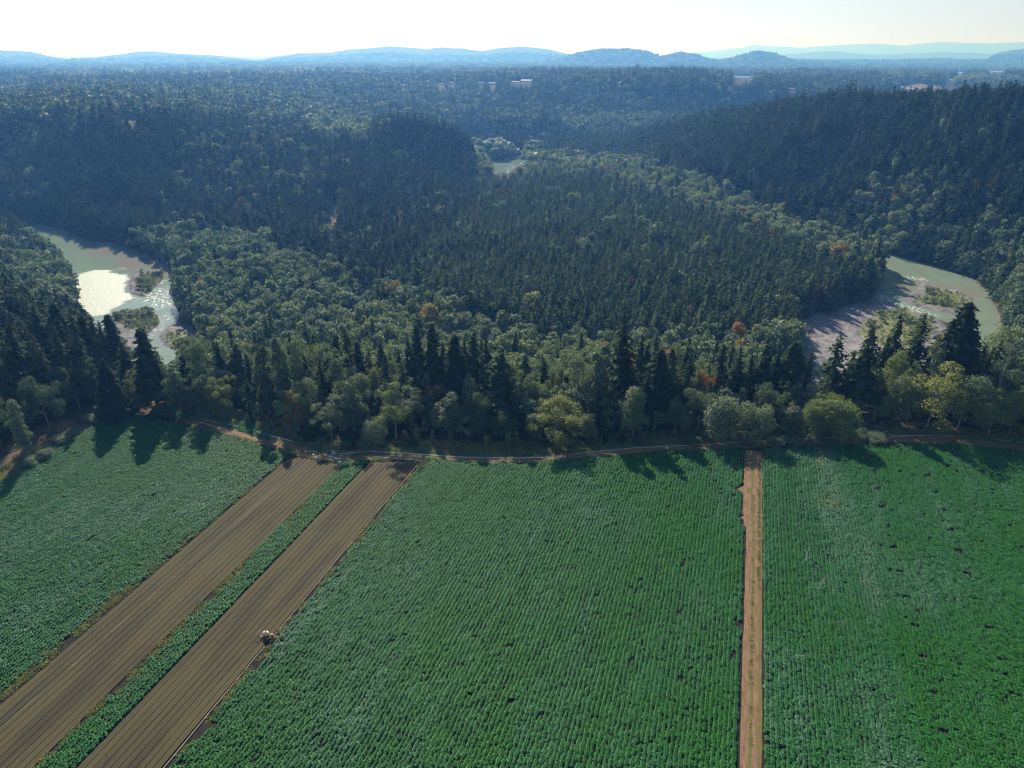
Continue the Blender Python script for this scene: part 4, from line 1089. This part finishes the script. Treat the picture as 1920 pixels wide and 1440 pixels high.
# ------------------------------------------------------------------ crops
CROP_STOPS = [(0.0, (0.032, 0.155, 0.015)), (0.3, (0.04, 0.175, 0.03)), (0.55, (0.052, 0.18, 0.062)), (0.75, (0.11, 0.235, 0.13)), (0.9, (0.17, 0.21, 0.07)), (1.0, (0.30, 0.26, 0.10))]
M_CROP = leaf_mat('crop_leaves', CROP_STOPS, trans=0.3, rough=0.55, spec=0.16, spread=1.2)
def crop_row(g, n, step, rad, hgt, nl):
    V = []
    for k in range(n):
        cy_ = (k - (n - 1) / 2) * step + g.normal() * .05; cx = g.normal() * .05; s = g.uniform(.8, 1.15)
        a = np.arange(nl) * 2.4 + g.random() * 6; lv = (np.arange(nl) + .5) / nl
        L = rad * s * (1 - .45 * lv) * g.uniform(.8, 1.2, nl); el = .15 + 1.0 * lv + g.normal(size=nl) * .15
        z0 = hgt * (.15 + .55 * lv)
        d = np.stack([np.cos(a), np.sin(a)], 1); sd_ = np.stack([-np.sin(a), np.cos(a)], 1); w = L * .42
        def pt(t, up, wf):
            c = np.concatenate([d * (L * t * np.cos(el * .6))[:, None], (z0 + L * up * np.sin(el))[:, None]], 1) + np.array([cx, cy_, 0])
            return c + np.concatenate([sd_ * (w * wf)[:, None], np.zeros((nl, 1))], 1), c - np.concatenate([sd_ * (w * wf)[:, None], np.zeros((nl, 1))], 1)
        a1, a2 = pt(.12, .1, .3); b1, b2 = pt(.6, .62, 1.0); c1, c2 = pt(1.0, .55, .45)
        V.append(np.stack([a1, a2, b2, b1], 1).reshape(-1, 3)); V.append(np.stack([b1, b2, c2, c1], 1).reshape(-1, 3))
    return finish('crop_row', np.concatenate(V), M_CROP, g)
CROP = source_collection('crop_shape', [crop_row(G(400 + i), 2, .55, .505, .6, 18) for i in range(14)])
HOLES = [(28.8, v, .62) for v in np.arange(80.5, 232, 9.85)] + [(51.0, v, 1.05) for v in np.arange(78.2, 230, 9.95)] + [(67.1, v, 1.05) for v in np.arange(83.5, 226, 9.8)] + [(83.5, v, .8) for v in np.arange(80.5, 242, 9.8)]
def crop_field(name, u0, u1, label, row=.95, tint0=.4, dens=None, wide=1.0, hgt=1.0, head=1.2, seed=0, tscale=14):
    g = G(500 + seed); us = np.arange(u0 + row / 2, u1, row); vs_ = np.arange(40, 262, 1.1)
    U, V = np.meshgrid(us, vs_); U = U.ravel(); V = V.ravel() + g.uniform(-.2, .2, U.size); U = U + g.normal(size=U.size) * .035
    X_, Y_ = xy(U, V)
    k = (V < vmax(U) - head + g.normal(size=U.size) * .5) & (Y_ > 62) & (np.abs(X_) < Y_ * 1.12 + 22) & (X_ < 205)
    if dens is not None: k &= dens(U, V, g)
    k &= (g.random(U.size) > .004) & (fbm(U, V / 2.5, 2.2, 120 + seed, 2) > .07)
    U, V, X_, Y_ = U[k], V[k], X_[k], Y_[k]
    for hu, hv, hr in HOLES:
        q = np.hypot(U - hu, V - hv) > hr * .8
        U, V, X_, Y_ = U[q], V[q], X_[q], Y_[q]
    n = len(U); rot = np.zeros((n, 3)); rot[:, 2] = -PHI + np.where(g.random(n) < .5, 0, math.pi) + g.normal(size=n) * .04
    streak = fbm(U, V / 9, 3.5, 33 + seed, 3); big = fbm(U, V, tscale * 2, 35 + seed, 3)
    s = g.uniform(.78, 1.16, n) * (.80 + .25 * fbm(U, V, 6, 44 + seed) + .22 * np.minimum(1, 2.2 * fbm(U, V / 2, 1.8, 46 + seed, 2))); scl = np.stack([s * (wide(U) if callable(wide) else wide), s, s * hgt], 1)
    t = (tint0(U, V) if callable(tint0) else tint0) + (streak - .5) * .5 + (big - .5) * .6 + g.normal(size=n) * .05
    print(name, n)
    return instanced(name, np.stack([X_, Y_, np.full(n, .0)], 1), rot, scl, g.integers(0, 14, n), CROP, label, np.clip(t, 0, .92))
def d_left(U, V, g):
    edge = ss(-136, -131.2, U) * .62
    bare = fbm(U, V / 3, 3.0, 91, 3); big = fbm(U, V / 2.2, 13, 92, 2)
    return ~((bare < edge * .75) | ((big > .66) & (bare < .38) & (U > -175))) & (U > np.where(V > 150, -209.0, -207.4))
crop_field('crop_field', -209, -131.0, 'blue-green crop field left of the seed beds, thinning to tan gaps at its right side', tint0=.47, dens=d_left, seed=1)
def d_strip(U, V, g):
    bare = fbm(U, V / 3, 2.5, 95, 3); return ~(bare < ss(-107.5, -111.2, U) * .56 * (.5 + ss(150, 90, V)))
crop_field('crop_field', -111.4, -104.3, 'narrow green crop strip between the two strips of seed beds', row=.9, tint0=.4, dens=d_strip, seed=2)
def d_mid(U, V, g):
    bare = fbm(U, V / 2, 2.2, 97, 3); big = fbm(U, V, 12, 98, 2)
    edge = ss(-84.5, -87.2, U)
    inroad = U > np.array(12.9 - 1.9 * np.exp(-((V - 195) / 1.8) ** 2) - 1.0 * np.exp(-((V - 180) / 1.2) ** 2) - 1.2 * (V > 176)) - .35
    return ~((bare < edge * .45) | ((big > .70) & (bare < .33)) | (bare < .1)) & ~inroad
crop_field('crop_field', -87.3, 13.0, 'big middle crop field between the pale pipe and the dirt road', tint0=.43, dens=d_mid, seed=3)
crop_field('crop_field', 17.5, 150, 'bright green crop field right of the dirt road, dotted with round sprinkler holes', row=.95,
           tint0=lambda U, V: .50 + .08 * ss(28, 30, U) - .18 * ss(43.5, 46.5, U + .03 * (V - 150) + 2 * (fbm(V, U, 20, 3) - .5)), wide=lambda U: 1.0 + .1 * ss(29, 46, U), seed=6)
# weeds and grass that fill the gaps
def tuft(g, n, w, h):
    c = g.normal(size=(n, 3)) * np.array([w, w, 0]) + np.array([0, 0, h * .4]); c[:, 2] += g.random(n) * h * .5
    return finish('tuft', quads_from(c, g.normal(size=(n, 3)) * .6 + np.array([0, 0, .6]), .09, .13, g), M_CROP, g)
TUFT = source_collection('tuft_shape', [tuft(G(600 + i), 46, .33, .32) for i in range(4)])
g = G(700); WX = []; WT = []
def weeds(pts_, t, keepf=.6, s=4.0, seed=1):
    p = np.array(pts_); k = fbm(p[:, 0], p[:, 1], s, seed) > 1 - keepf - .1
    p = p[k]; WX.append(p); WT.append(np.clip(t + g.normal(size=len(p)) * .06, 0, 1))
def rnd_uv(u0, u1, v0, v1, n):
    U = g.uniform(u0, u1, n); V = g.uniform(v0, v1, n); k = V < vmax(U) + 3
    return np.stack(xy(U[k], V[k]), 1)
weeds(rnd_uv(-136, -130.8, 60, 175, 1500), .93, .5, 2.5, 3); weeds(rnd_uv(-111.6, -107, 50, 172, 1300), .92, .55, 2.5, 4); weeds(rnd_uv(-88.2, -86.6, 50, 183, 420), .96, .5, 3, 5)
weeds(rnd_uv(-213.8, -207.6, 100, 172, 1400), .97, .5, 3, 6); weeds(rnd_uv(-215, -213, 100, 175, 900), .88, .7, 3, 7)
def along(pl, w0, w1, n):
    Q = np.array(pl); s = np.concatenate([[0], np.cumsum(np.hypot(*np.diff(Q, axis=0).T))]); t = g.uniform(0, s[-1], n)
    return np.stack([np.interp(t, s, Q[:, 0]), np.interp(t, s, Q[:, 1]) + g.uniform(w0, w1, n)], 1)
weeds(along(inn, -.6, .8, 1100), .88, .6, 3, 8); weeds(along(ouu, -.6, 3.5, 3800), .86, .62, 4, 9); weeds(along(ouu, 1, 9, 4200), .96, .5, 6, 10)
weeds(along([P(285,778), P(345,792), P(400,797), P(500,832)], 2, 7, 1500), .60, .6, 2.5, 12); weeds(along([P(390,782), P(430,785), P(465,792)], 1, 6, 900), 1.0, .9, 2, 13)
ctr = g.uniform(60, 218, 500); weeds(np.stack(xy(14.9 + g.normal(size=500) * .25, ctr), 1), .93, .4, 1.6, 14); nlow = sum(len(q) for q in WX[-1:]); ctr = g.uniform(150, 216, 300); weeds(np.stack(xy(16.4 + g.normal(size=300) * .2, ctr), 1), .88, .6, 1.6, 15)
p_ = np.concatenate(WX); t_ = np.concatenate(WT); n = len(p_); rot = np.zeros((n, 3)); rot[:, 2] = g.random(n) * 6.28; s_ = g.uniform(.5, 1.3, n); uw, _v = uv(p_[:, 0], p_[:, 1]); s_ = np.where((uw > 13.5) & (uw < 17.3) & (_v < 219), s_ * .45, s_)
instanced('weeds', np.stack([p_[:, 0], p_[:, 1], height(p_[:, 0], p_[:, 1]) + .02], 1), rot, np.stack([s_] * 3, 1), g.integers(0, 4, n), TUFT, 'weeds and dry grass edging the tracks and seed beds', t_)
# willow scrub on the gravel bars
WX, WT = [], []
def fill_poly(poly, n, t):
    q = np.array(poly); p = np.stack([g.uniform(q[:, 0].min(), q[:, 0].max(), n), g.uniform(q[:, 1].min(), q[:, 1].max(), n)], 1)
    k = (sdist(p[:, 0], p[:, 1], poly) + (fbm(p[:, 0], p[:, 1], 5, 55) - .5) * 12 < -1) & (height(p[:, 0], p[:, 1]) > -29.7); WX.append(p[k]); WT.append(t + g.normal(size=int(k.sum())) * .1)
for poly, n_, t_0 in zip(VEG, (700, 700, 260, 500, 300, 2200), (.6, .6, .6, .55, .45, .62)): fill_poly(poly, n_, t_0)
p_ = np.concatenate(WX); t_ = np.clip(np.concatenate(WT), 0, .8); n = len(p_); rot = np.zeros((n, 3)); rot[:, 2] = g.random(n) * 6.28
s_ = g.uniform(.8, 1.9, n) * (1 + 1.2 * (fbm(p_[:, 0], p_[:, 1], 8, 19) > .58))
SCRUB = source_collection('scrub_shape', [leaf_crown('scrub', G(800 + i), 110, 4, .11, base=0, wide=.7)[0] for i in range(3)])
instanced('willow_scrub', np.stack([p_[:, 0], p_[:, 1], height(p_[:, 0], p_[:, 1]) - .1], 1), rot, np.stack([s_] * 3, 1), g.integers(0, 3, n), SCRUB, 'low yellow-green willow scrub growing on the gravel bars', t_)

# ------------------------------------------------------------------ pipes, sprinklers, cart, pumps
M_ALU = simple('aluminium', (.55, .55, .53), .5, 0, .08); M_PVC = simple('pale_pipe', (.42, .36, .27), .6, 0, .12); M_WHITE = simple('white_plastic', (.78, .78, .76), .5, 0, .06)
M_BLACK = simple('black_rubber', (.03, .03, .03), .8, 0, .2); M_RED = simple('rusty_red_steel', (.30, .09, .05), .6, .2, .25); M_TANK = simple('cream_tank', (.72, .60, .36), .4, 0, .1); M_STEEL = simple('grey_steel', (.16, .165, .17), .6, 0, .15)
M_ROOFW = simple('white_metal_roof', (.34, .34, .34), .5, .0, .05, .3); M_WALL = simple('pale_wall', (.18, .165, .15), .8, 0, .08, .3); M_BROWN = simple('brown_roof', (.22, .15, .13), .8, 0, .2, .3); M_DARK = simple('dark_opening', (.04, .04, .05), .6)
def pipe(pts_, r_, label, mat=M_ALU, joints=9.0, lift=.12, group='irrigation pipes'):
    o = empty('irrigation_pipe', (pts_[0][0], pts_[0][1], height1(*pts_[0]))); tag(o, label, 'pipe', group)
    L = Vector(o.location); Q = [Vector((a_, b_, max(0, height1(a_, b_)) + r_ + .12)) - L for a_, b_ in pts_]
    D = [Q[0]]
    for a_, b_ in zip(Q[:-1], Q[1:]):
        k = max(1, int((b_ - a_).length / joints))
        for j in range(1, k + 1): D.append(a_.lerp(b_, j / k) + Vector((random.uniform(-.1, .1), random.uniform(-.1, .1), 0)))
    mb = MB(); mb.tube(D, r_, 8); mb.build('tube', mat, o)
    mb = MB()
    for a_, b_ in zip(D[:-1], D[1:]):
        d = (b_ - a_).normalized(); mb.tube([b_ - d * .15, b_ + d * .15], r_ * 1.6, 8)
    tag(mb.build('couplings', mat, o), kind='stuff')
off = lambda q, dy: [(a_, b_ + dy) for a_, b_ in q]
pipe(off([P(*p) for p in [(355,787),(440,803),(520,826),(560,836)]], 1.5), .10, 'white irrigation pipe along the bare soil at the field corner', M_WHITE)
pipe([P(*p) for p in [(375,792),(450,815),(490,828)]], .06, 'thin white hose lying between the two bands of bare soil', M_WHITE)
pipe([P(*p) for p in [(620,853),(700,847),(770,852),(860,858),(960,860),(1060,858)]], .10, 'long white irrigation pipe at the head of the seed beds and middle field', M_WHITE)
pipe([P(*p) for p in [(1070,853),(1180,841),(1240,838),(1330,834),(1440,827)]], .09, 'irrigation pipe under the ivy tower running up to the track junction', M_ALU)
pipe([P(*p) for p in [(1445,826),(1560,821),(1640,819),(1740,817),(1830,821),(1925,831)]], .10, 'irrigation pipe along the far side of the track on the right', M_ALU)
pipe([P(*p) for p in [(1499,817),(1502,834)]], .09, 'short yellowish pipe lying across the track right of the junction', M_PVC)
pipe([P(*p) for p in [(700,857),(760,862),(790,864)]], .09, 'short white pipe across the heads of the dark seed beds', M_WHITE)
pipe([P(*p) for p in [(800,846),(778,868)]], .09, 'short pale pipe set slantwise at the corner of the dark seed beds', M_PVC)
pipe([xy(-88.45, 183), xy(-88.7, 130), xy(-88.5, 101)], .085, 'long pale pipe along the dark seed beds, beyond the tank cart', M_PVC)
pipe([xy(-88.6, 97), xy(-88.4, 40)], .085, 'long pale pipe along the dark seed beds, on the near side of the tank cart', M_PVC)
pipe([xy(-123.6, 172), xy(-124.2, 110), xy(-125.2, 60), xy(-125.6, 40)], .04, 'white hose laid along a furrow of the wide seed beds', M_PVC, lift=.30)
pipe([xy(-121.4, 165), xy(-121.8, 110)], .03, 'thinner white hose laid along the next furrows of the wide seed beds', M_PVC, lift=.30)
# sprinklers
M_JET, nt, out = new_mat('sprinkler_water')
geo = nd(nt, 'ShaderNodeTexCoord'); nz = nd(nt, 'ShaderNodeTexNoise', i_Scale=2.0, i_Detail=5.0); nt.links.new(geo.outputs['Object'], nz.inputs['Vector'])
tr = nd(nt, 'ShaderNodeBsdfTransparent'); df = nd(nt, 'ShaderNodeBsdfDiffuse'); df.inputs[0].default_value = (.9, .93, .95, 1)
mx = nd(nt, 'ShaderNodeMixShader'); nt.links.new(ramp(nt, nz.outputs[0], [(.35, (.02, .02, .02)), (.75, (.13, .13, .13))]), mx.inputs[0]); nt.links.new(tr.outputs[0], mx.inputs[1]); nt.links.new(df.outputs[0], mx.inputs[2]); nt.links.new(mx.outputs[0], out.inputs[0])
mb = MB(); mb.tube([(0, 0, 0), (0, 0, 1.0)], .035, 6); mb.box((0, 0, .02), (.2, .2, .04)); riser = mb.build('riser', M_STEEL); mb = MB(); mb.tube([(0, 0, .98), (0, 0, 1.08)], .06, 8); mb.tube([(0, -.06, 1.06), (0, .2, 1.13)], [.035, .022], 6); mb.tube([(.0, -.12, 1.1), (0, .1, 1.12)], .012, 4); head = mb.build('nozzle', M_RED)
def jet(L):
    mb = MB(); pts_ = [(0, L * t, 1.13 + 1.7 * t * L / 7 * (1 - t) * 1.6 - .9 * t * t) for t in np.linspace(0.02, 1, 12)]
    mb.tube(pts_, [.03 + .02 * i + .012 * i * (i > 7) for i in range(12)], 7, caps=False); return mb
spr_r, spr_h = riser.data, head.data; bpy.data.objects.remove(riser); bpy.data.objects.remove(head)
active = {(1513,960):((1557,963)), (1515,993):((1563,988)), (1517,1020):((1512,1040)), (1532,1122):((1556,1082)), (1526,1180):((1590,1172)), (1530,1238):((1477,1234)), (1512,925):((1521,900)), (1480,866):((1497,864))}
jets = {}
for a_, b_ in active.items():
    X0, Y0 = P(*a_); X1, Y1 = P(*b_); u_, v_ = uv(X0, Y0); k = int(np.argmin([abs(v_ - h[1]) + (abs(h[0] - 28.8) > 1) * 99 for h in HOLES])); jets[k] = math.atan2(X1 - X0, Y1 - Y0), min(11, math.hypot(X1 - X0, Y1 - Y0))
k_row = 0
for i, (hu, hv, hr) in enumerate(HOLES):
    X_, Y_ = xy(hu, hv)
    if Y_ < 85 or hv > vmax(hu) - 3 or abs(X_) > Y_ * 1.0: continue
    act = i in jets
    o = empty('sprinkler', (X_, Y_, 0.0), -jets[i][0] if act else random.random() * 6.28)
    rowname = {28.8: 'nearest row to the dirt road', 51.0: 'second row from the dirt road', 67.1: 'third row from the dirt road', 83.5: 'fourth row from the dirt road'}[hu]
    v0 = {28.8: 80.5, 51.0: 78.2, 67.1: 83.5, 83.5: 80.5}[hu]
    ordw = ['first', 'second', 'third', 'fourth', 'fifth', 'sixth', 'seventh', 'eighth', 'ninth', 'tenth', 'eleventh', 'twelfth', 'thirteenth', 'fourteenth', 'fifteenth', 'sixteenth', 'seventeenth'][int(round((hv - v0) / 9.85))]
    tag(o, ('spraying ' if act else 'idle ') + 'sprinkler in the ' + rowname + ', hole ' + ordw + ' from the bottom', 'sprinkler', 'sprinklers standing in holes of the right field')
    link(bpy.data.objects.new('riser', spr_r), o); link(bpy.data.objects.new('nozzle', spr_h), o)
    if act: jet(jets[i][1]).build('water_jet', M_JET, o, True)
# tank cart
X_, Y_ = P(500, 1196); o = empty('tank_cart', (X_, Y_, .12), R(-8)); tag(o, 'cream water tank on a rusty wheeled frame beside the pale pipe', 'cart')
mb = MB()
ts = np.linspace(-1, 1, 9); mb.tube([(t * .75, 0, 1.25) for t in ts], [max(.12, .55 * math.sqrt(max(0, 1 - abs(t) ** 4))) for t in ts], 16); tk = mb.build('tank', M_TANK, o, True)
mb = MB(); mb.tube([(0, 0, 1.75), (0, 0, 1.88)], .16, 10); mb.build('filler_cap', M_BLACK, tk)
mb = MB()
for s in (-.45, .45): mb.box((.35, s, .62), (3.2, .1, .12))
for xx in (-1.1, -.4, .5, 1.9): mb.box((xx, 0, .615), (.1, .8, .1))
mb.tube([(1.9, .4, .66), (3.0, 0, .5)], .06, 6); mb.tube([(1.9, -.4, .66), (3.0, 0, .5)], .06, 6); mb.build('frame', M_RED, o)
for s in (-.75, .75):
    mb = MB(); mb.tube([(-.1, s - .09, .42), (-.1, s + .09, .42)], .42, 18); w_ = mb.build('wheel', M_BLACK, o); mb = MB(); mb.tube([(-.1, s - .11, .42), (-.1, s + .11, .42)], .18, 12); mb.build('rim', M_STEEL, w_)
mb = MB(); mb.tube([(-1.1, 0, .66), (-1.9, .7, 1.1), (-2.6, .9, .5)], .05, 6); mb.tube([(-1.1, 0, .66), (-1.9, -.6, 1.2), (-2.4, -1.0, .4)], .05, 6); mb.tube([(-1.9, -.6, 1.2), (-1.9, .7, 1.1)], .04, 6); mb.build('spray_arm', M_STEEL, o)
mb = MB(); mb.box((1.45, 0, .95), (.5, .5, .5)); mb.tube([(1.45, .1, 1.2), (1.45, .1, 1.55)], .04, 6); mb.build('engine', M_STEEL, o)
# two pumps by the track
for (a_, b_), lab in (((1643, 816), 'engine pump with two white fuel drums, left one by the track'), ((1660, 817), 'engine pump with one white drum, right one by the track')):
    X_, Y_ = P(a_, b_); Y_ += .8; o = empty('water_pump', (X_, Y_, .08), random.uniform(-.2, .2)); tag(o, lab, 'pump', 'pumps standing by the track')
    mb = MB(); mb.box((0, 0, .35), (1.5, .9, .1)); mb.box((-.6, 0, .15), (.1, .9, .3)); mb.box((.6, 0, .15), (.1, .9, .3)); mb.build('skid', M_BLACK, o)
    mb = MB(); mb.box((0, 0, .75), (.8, .6, .7)); mb.box((.05, 0, 1.13), (.5, .4, .07)); mb.tube([(.25, .1, 1.1), (.25, .1, 1.5)], .05, 6); mb.build('engine', M_STEEL, o)
    for s in ((-.62, .62) if 'two' in lab else (.35,)):
        mb = MB(); mb.tube([(s, 0, .41), (s, 0, .45), (s, 0, 1.1), (s, 0, 1.16)], [.2, .26, .26, .2], 12); mb.build('drum', M_WHITE, o)
    mb = MB(); mb.tube([(0, -.4, .6), (0, -.9, .4), (.1, -1.6, .12)], .09, 8); mb.build('outlet_hose', M_BLACK, o)
# scraps of sheeting at the head of the wide seed beds
mb = MB(); g = G(900)
for k in range(46):
    X_, Y_ = P(g.uniform(572, 660), g.uniform(846, 868)); s = g.uniform(.15, .6); n0 = g.normal(size=(6, 3)) * np.array([s, s * .5, .12]) + np.array([X_, Y_, .25])
    mb.add(n0, [(0, 1, 2), (0, 2, 3), (0, 3, 4), (0, 4, 5)])
tag(mb.build('plastic_scraps', M_WHITE), 'crumpled white plastic sheeting strewn in the shade above the seed beds', kind='stuff')

# ------------------------------------------------------------------ far buildings
def barn(site, lab):
    px_, D, L, W_, Hh, k = site
    az = math.atan2(px_ - 960, F * math.cos(PITCH) + 590 * math.sin(PITCH)); X_, Y_ = D * math.sin(az), D * math.cos(az); zg = height1(X_, Y_)
    o = empty('barn' if k != 'brown' else 'house', (X_, Y_, zg), -az + random.uniform(-.15, .15)); tag(o, lab, 'barn' if k != 'brown' else 'house', 'far buildings on the plateau')
    mb = MB(); mb.box((0, 0, Hh * .25 - .5), (L, W_, Hh * .5 + 1)); mb.build('wall', M_WALL, o)
    h0, h1 = Hh * .5, Hh; e = .6; mb = MB()
    v = [(-L / 2 - e, -W_ / 2 - e, h0), (L / 2 + e, -W_ / 2 - e, h0), (L / 2 + e, W_ / 2 + e, h0), (-L / 2 - e, W_ / 2 + e, h0), (-L / 2 - e, 0, h1), (L / 2 + e, 0, h1)]
    mb.add(v, [(0, 1, 5, 4), (2, 3, 4, 5), (0, 4, 3), (1, 2, 5), (0, 3, 2, 1)]); mb.build('roof', M_BROWN if k == 'brown' else M_ROOFW, o)
    mb = MB(); mb.box((-L * .2, -W_ / 2 - .05, Hh * .2), (min(4, L * .2), .2, Hh * .4)); mb.build('door', M_DARK, o)
    for s in (.12, .34):
        mb = MB(); mb.box((L * s, -W_ / 2 - .05, Hh * .28), (min(2.5, L * .1), .2, 1.2)); mb.build('window', M_DARK, o)
LABS = ['white barn on the canyon rim, left of the longest white one', 'longest white barn on the canyon rim in the middle of the view', 'small pale barn standing alone left of the rim barns', 'pale barn with double width left of the white rim barns',
        'tiny pale barn farthest left on the rim', 'brown-roofed house left of its neighbour over the dry grass', 'brown-roofed house right of its neighbour over the dry grass', 'very long white barn on the plain beyond the right end of the canyon wall',
        'brown-roofed house by itself on the right part of the rim', 'white barn in the dry field behind the right ridge', 'large white hall far off near the right edge', 'pale hall far off left of the large white one']
for q, l_ in zip(SITES, LABS): barn(q, l_)
X_, Y_, _ = at_dist(614, 414, 672); o = empty('shed', (X_, Y_, height1(X_, Y_)), .3); tag(o, 'small white-roofed shed in the dry clearing of the left hill', 'shed')
mb = MB(); mb.box((0, 0, 1.2), (5, 3.4, 2.6)); mb.build('wall', M_WALL, o)
mb = MB(); mb.add([(-3, -2.2, 2.52), (3, -2.2, 2.52), (3, 2.2, 2.9), (-3, 2.2, 2.9), (-3, -2.2, 2.66), (3, -2.2, 2.66), (3, 2.2, 3.04), (-3, 2.2, 3.04)], [(3, 2, 1, 0), (4, 5, 6, 7), (0, 1, 5, 4), (1, 2, 6, 5), (2, 3, 7, 6), (3, 0, 4, 7)]); mb.build('roof', M_ROOFW, o)

# ------------------------------------------------------------------ the air
hz = MB(); hz.box((0, 14000, 300), (90000, 100000, 2 * 370)); 
m, nt, out = new_mat('haze')
pv = nd(nt, 'ShaderNodeVolumePrincipled')
pv.inputs['Color'].default_value = (0.14, 0.40, 1.0, 1)
pv.inputs['Absorption Color'].default_value = (1, 1, 1, 1)
pv.inputs['Density'].default_value = 1.9e-4
pv.inputs['Density Attribute'].default_value = ''
pv.inputs['Anisotropy'].default_value = 0.38
nt.links.new(pv.outputs[0], out.inputs['Volume'])
m.cycles.volume_sampling = 'DISTANCE'
m.cycles.homogeneous_volume = True
haze = hz.build('haze', m); tag(haze, 'thin blue summer haze filling the valley air', kind='stuff')
